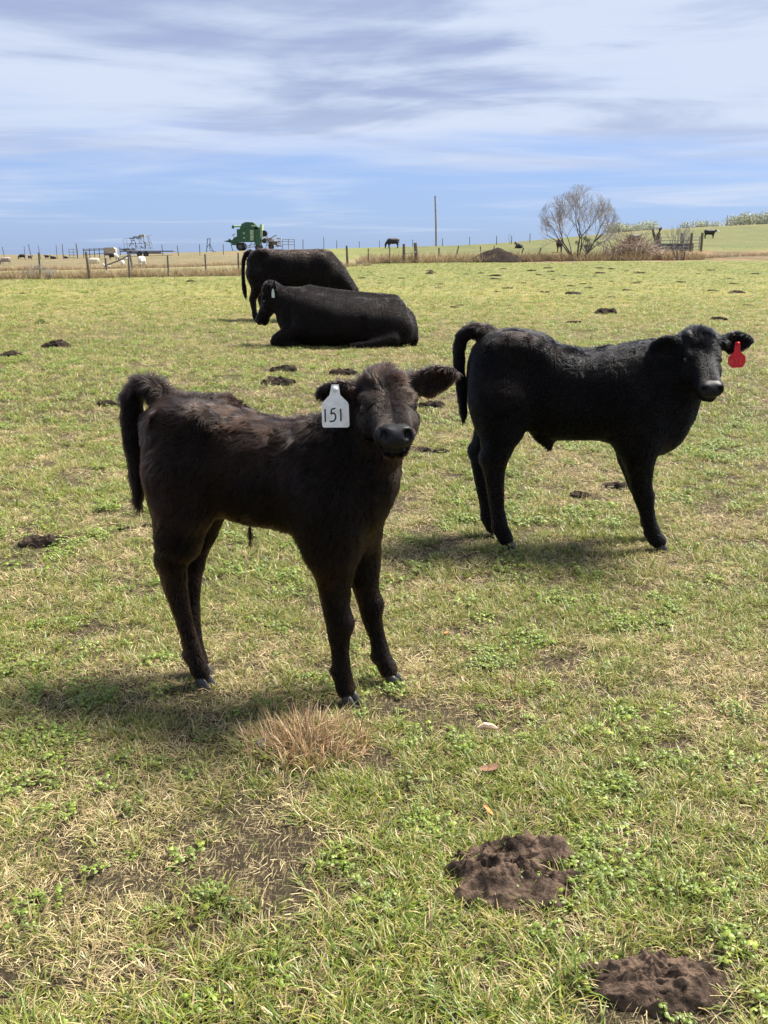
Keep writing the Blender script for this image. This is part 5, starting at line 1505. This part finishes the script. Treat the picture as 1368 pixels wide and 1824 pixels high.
def combine():
    root = empty('combine_harvester', at(440, 138), 0, 'green pull-type combine harvester parked on the skyline', 'combine')
    B = lambda: MB()
    B().prism([(-1.15, 1.15), (1.3, 1.15), (1.3, 2.85), (-1.15, 2.85)], -1.2, 1.2).build('body', M['green'], root)
    B().prism([(-.75, 2.86), (1.75, 2.86), (1.75, 3.1), (1.1, 3.75), (.1, 3.8), (-.45, 3.55)], -1.1, 1.1).build('grain_tank', M['green'], root)
    B().prism([(1.31, .75), (2.0, .75), (2.0, 3.1), (1.31, 3.1)], -1.1, 1.1).build('rear_hood', M['green'], root)
    for z0, z1 in ((1.35, 2.0), (2.06, 2.75)):
        B().prism([(.70, z0), (1.14, z0), (1.16, z1), (.68, z1)], -1.24, -1.202).build('side_panel', M['green_pale'], root)
    for z in (1.7, 2.3): B().box((-.15, -1.22, z), (.28, .03, .2)).build('vent', M['green_pale'], root)
    B().box((1.2, -1.13, 3.3), (.75, .05, .22)).build('tank_window', M['green_pale'], root)
    B().prism([(2.01, 1.7), (2.32, 1.7), (2.32, 3.5), (2.01, 3.5)], -.9, .9).build('elevator', M['green_pale'], root)
    B().tube([(2.5, -.5, 2.3), (2.5, .5, 2.3)], .42, 14).build('drum', M['rubber'], root)
    a = B(); a.tube([(-.4, -.5, 3.25), (-1.2, -.6, 3.25), (-1.7, -.6, 3.2)], .13, 8); au = a.build('auger', M['green_pale'], root)
    B().tube([(-1.65, -.6, 3.35), (-1.78, -.6, 2.95)], .17, 8).build('spout', M['green'], au)
    B().prism([(-1.95, .75), (-1.2, .7), (-1.16, 1.9), (-1.6, 1.75), (-1.95, 1.3)], -.9, .9).build('feeder', M['green'], root)
    B().prism([(-3.2, 1.28), (-1.96, 1.0), (-1.96, 1.35), (-2.4, 1.62), (-2.5, 1.4)], -.25, .25).build('drawbar', M['green'], root)
    B().tube([(-2.2, 0, 1.1), (-2.0, 0, 0)], .05, 6).build('stand', M['iron'], root)
    B().tube([(-1.6, -.9, 1.85), (-1.8, -.9, 2.1), (-1.45, -.9, 2.2)], .09, 6).build('gearbox', M['tan'], root)
    wheel(root, -.72, -1.25, .55, .56, .40); wheel(root, -.72, 1.25, .55, .56, .40)
    wheel(root, 1.7, -1.15, .42, .42, .30); wheel(root, 1.7, 1.15, .42, .42, .30)
    l = B()
    for p, q in (((-.25, 1.2), (.05, .30)), ((.05, .30), (1.25, .55)), ((.0, .55), (1.2, .85)), ((1.2, .4), (1.3, 1.15)), ((.45, .45), (.9, 1.1))): l.tube([(p[0], -1.28, p[1]), (q[0], -1.28, q[1])], .05, 5)
    l.build('ladder_frame', M['greypipe'], root)


combine()
g = np.random.default_rng(8)
root = empty('hay_machine', at(487, 140), 0, 'dark rusty farm implement right of the green combine', 'machinery')
b = MB()
for _ in range(26):
    p = Vector((g.uniform(-.9, 1.0), g.uniform(-.6, .6), g.uniform(.3, 1.5))); q = p + Vector(g.normal(0, .45, 3)); b.tube([p, q], g.uniform(.03, .07), 5)
b.box((.0, 0, .9), (1.1, .9, .45)); b.build('frame', M['rust'], root)
b = MB(); b.tube([(-1.0, -.6, .2), (-.8, -.6, 1.0), (-.3, -.6, 1.35)], .05, 6); b.tube([(0, -.6, .2), (.25, -.6, 1.15), (1.1, -.6, 1.2), (1.15, -.6, .4)], .05, 6); b.build('guard_pipe', M['greypipe'], root)
b = MB(); b.prism([(-.9, 1.2), (.0, 1.5), (.0, 1.6), (-.95, 1.3)], -.5, .5); b.prism([(.5, 1.45), (1.25, 1.4), (1.2, 1.55), (.55, 1.65)], -.4, .4); b.build('hood', M['tan'], root)
wheel(root, -.2, -.7, .4, .40, .2, 'rust'); wheel(root, -1.15, -.7, 1.2, .33, .2, 'iron')
root = empty('hay_rack', at(503, 142), 0, 'open wooden rack of thin rails at the far right of the machinery', 'rack')
for z in (.75, 1.15, 1.45): MB().tube([(0, 0, z), (1.8, 0, z - .05)], .035, 5).build('rail', M['wood'], root)
for x in (.05, .9, 1.75): MB().tube([(x, .03, 0), (x, .03, 1.5)], .04, 5).build('upright', M['wood'], root)
root = empty('post_frame_implement', at(374, 132), 0, 'green A-frame implement standing left of the combine', 'machinery')
b = MB(); b.tube([(-.45, 0, 0), (-.25, 0, 1.75)], .055, 6).tube([(.0, 0, .4), (.1, 0, 1.75)], .055, 6).tube([(-.3, 0, 1.7), (.15, 0, 1.75)], .05, 6).tube([(-.4, 0, .6), (.05, 0, 1.1)], .04, 5); b.build('frame', M['green'], root)
b = MB(); b.tube([(.05, 0, 1.1), (.45, .2, 0)], .05, 6).tube([(-.05, 0, .3), (.8, .1, .02)], .05, 6); b.build('leg', M['iron'], root)

root = empty('wire_cage', at(216, 124), 0, 'tall open pipe cage with scrap piled in it on a flat trailer', 'cage')
for i, x in enumerate((.35, .75, 1.3, 1.75, 2.3, 2.9, 3.6, 3.95)):
    t = x / 4; sl = (.0 if i < 6 else -.18 * (i - 5)); MB().tube([(x + .12, 0, .85), (x + sl, 0, 2.15 + .3 * t)], .025 if i < 5 else .04, 5).build('upright', M['greypipe'], root)
for z0, z1 in ((2.15, 2.55), (1.5, 1.7), (1.0, 1.05)): MB().tube([(.35, 0, z0), (3.9, 0, z1)], .028, 5).build('rail', M['greypipe'], root)
b = MB()
for x, z, w, h in ((2.1, 2.35, .9, .16), (2.3, 2.15, .7, .10), (1.4, 2.2, .5, .12)): b.box((x, .1, z), (w, .5, h), Matrix.Rotation(g.normal(0, .1), 3, 'Y').to_euler())
for _ in range(16):
    p = Vector((g.uniform(1.3, 3.2), g.uniform(-.3, .5), g.uniform(1.0, 2.0))); b.tube([p, p + Vector(g.normal(0, .25, 3))], .05, 4)
b.build('scrap', M['iron'], root)
b = MB(); b.box((2.7, .1, 2.5), (.7, .4, .3)); b.build('crate', M['tan'], root)
root = empty('flat_trailer', at(214, 122), 0, 'long low flat trailer under the pipe cage', 'trailer')
b = MB(); b.box((3.3, .6, .68), (6.6, 1.6, .14)); b.box((1.1, .5, .85), (1.6, 1.2, .12)); b.build('deck', M['wood'], root)
b = MB(); b.box((2.8, .6, .48), (4.0, 1.2, .2)); b.build('chassis', M['iron'], root)
wheel(root, 2.4, -.1, .32, .32, .2); wheel(root, 3.2, -.1, .32, .32, .2)
MB().tube([(0, 0, .2), (0, 0, 1.15)], .06, 6).build('stake', M['iron'], root)
b = MB(); b.tube([(0, 0, .95), (1.4, .1, .55)], .05, 6).tube([(.1, 0, .95), (1.2, 0, .95)], .05, 6); b.build('brace', M['iron'], root)
root = empty('panel_rack', at(148, 122), 0, 'long low rack of rails between the gate panel and the feed box', 'rack')
for z in (.55, 1.0, 1.15): MB().tube([(0, 0, z - .1), (3.3, 0, z + .05)], .04, 5).build('rail', M['iron'], root)
for x in (.05, .8, 1.4, 2.0, 2.6, 3.2): MB().tube([(x, .03, 0), (x, .03, 1.18)], .05, 5).build('upright', M['iron'], root)
root = empty('feed_box', at(196, 116), 0, 'tan roofed feed box behind the goats', 'feeder')
b = MB(); b.prism([(-.55, .55), (.75, .55), (.75, 1.0), (.55, 1.2), (-.5, 1.2)], -.4, .4); b.build('box', M['tan'], root)
b = MB(); b.box((.1, -.05, .42), (1.3, .6, .24)); b.build('base', M['iron'], root)
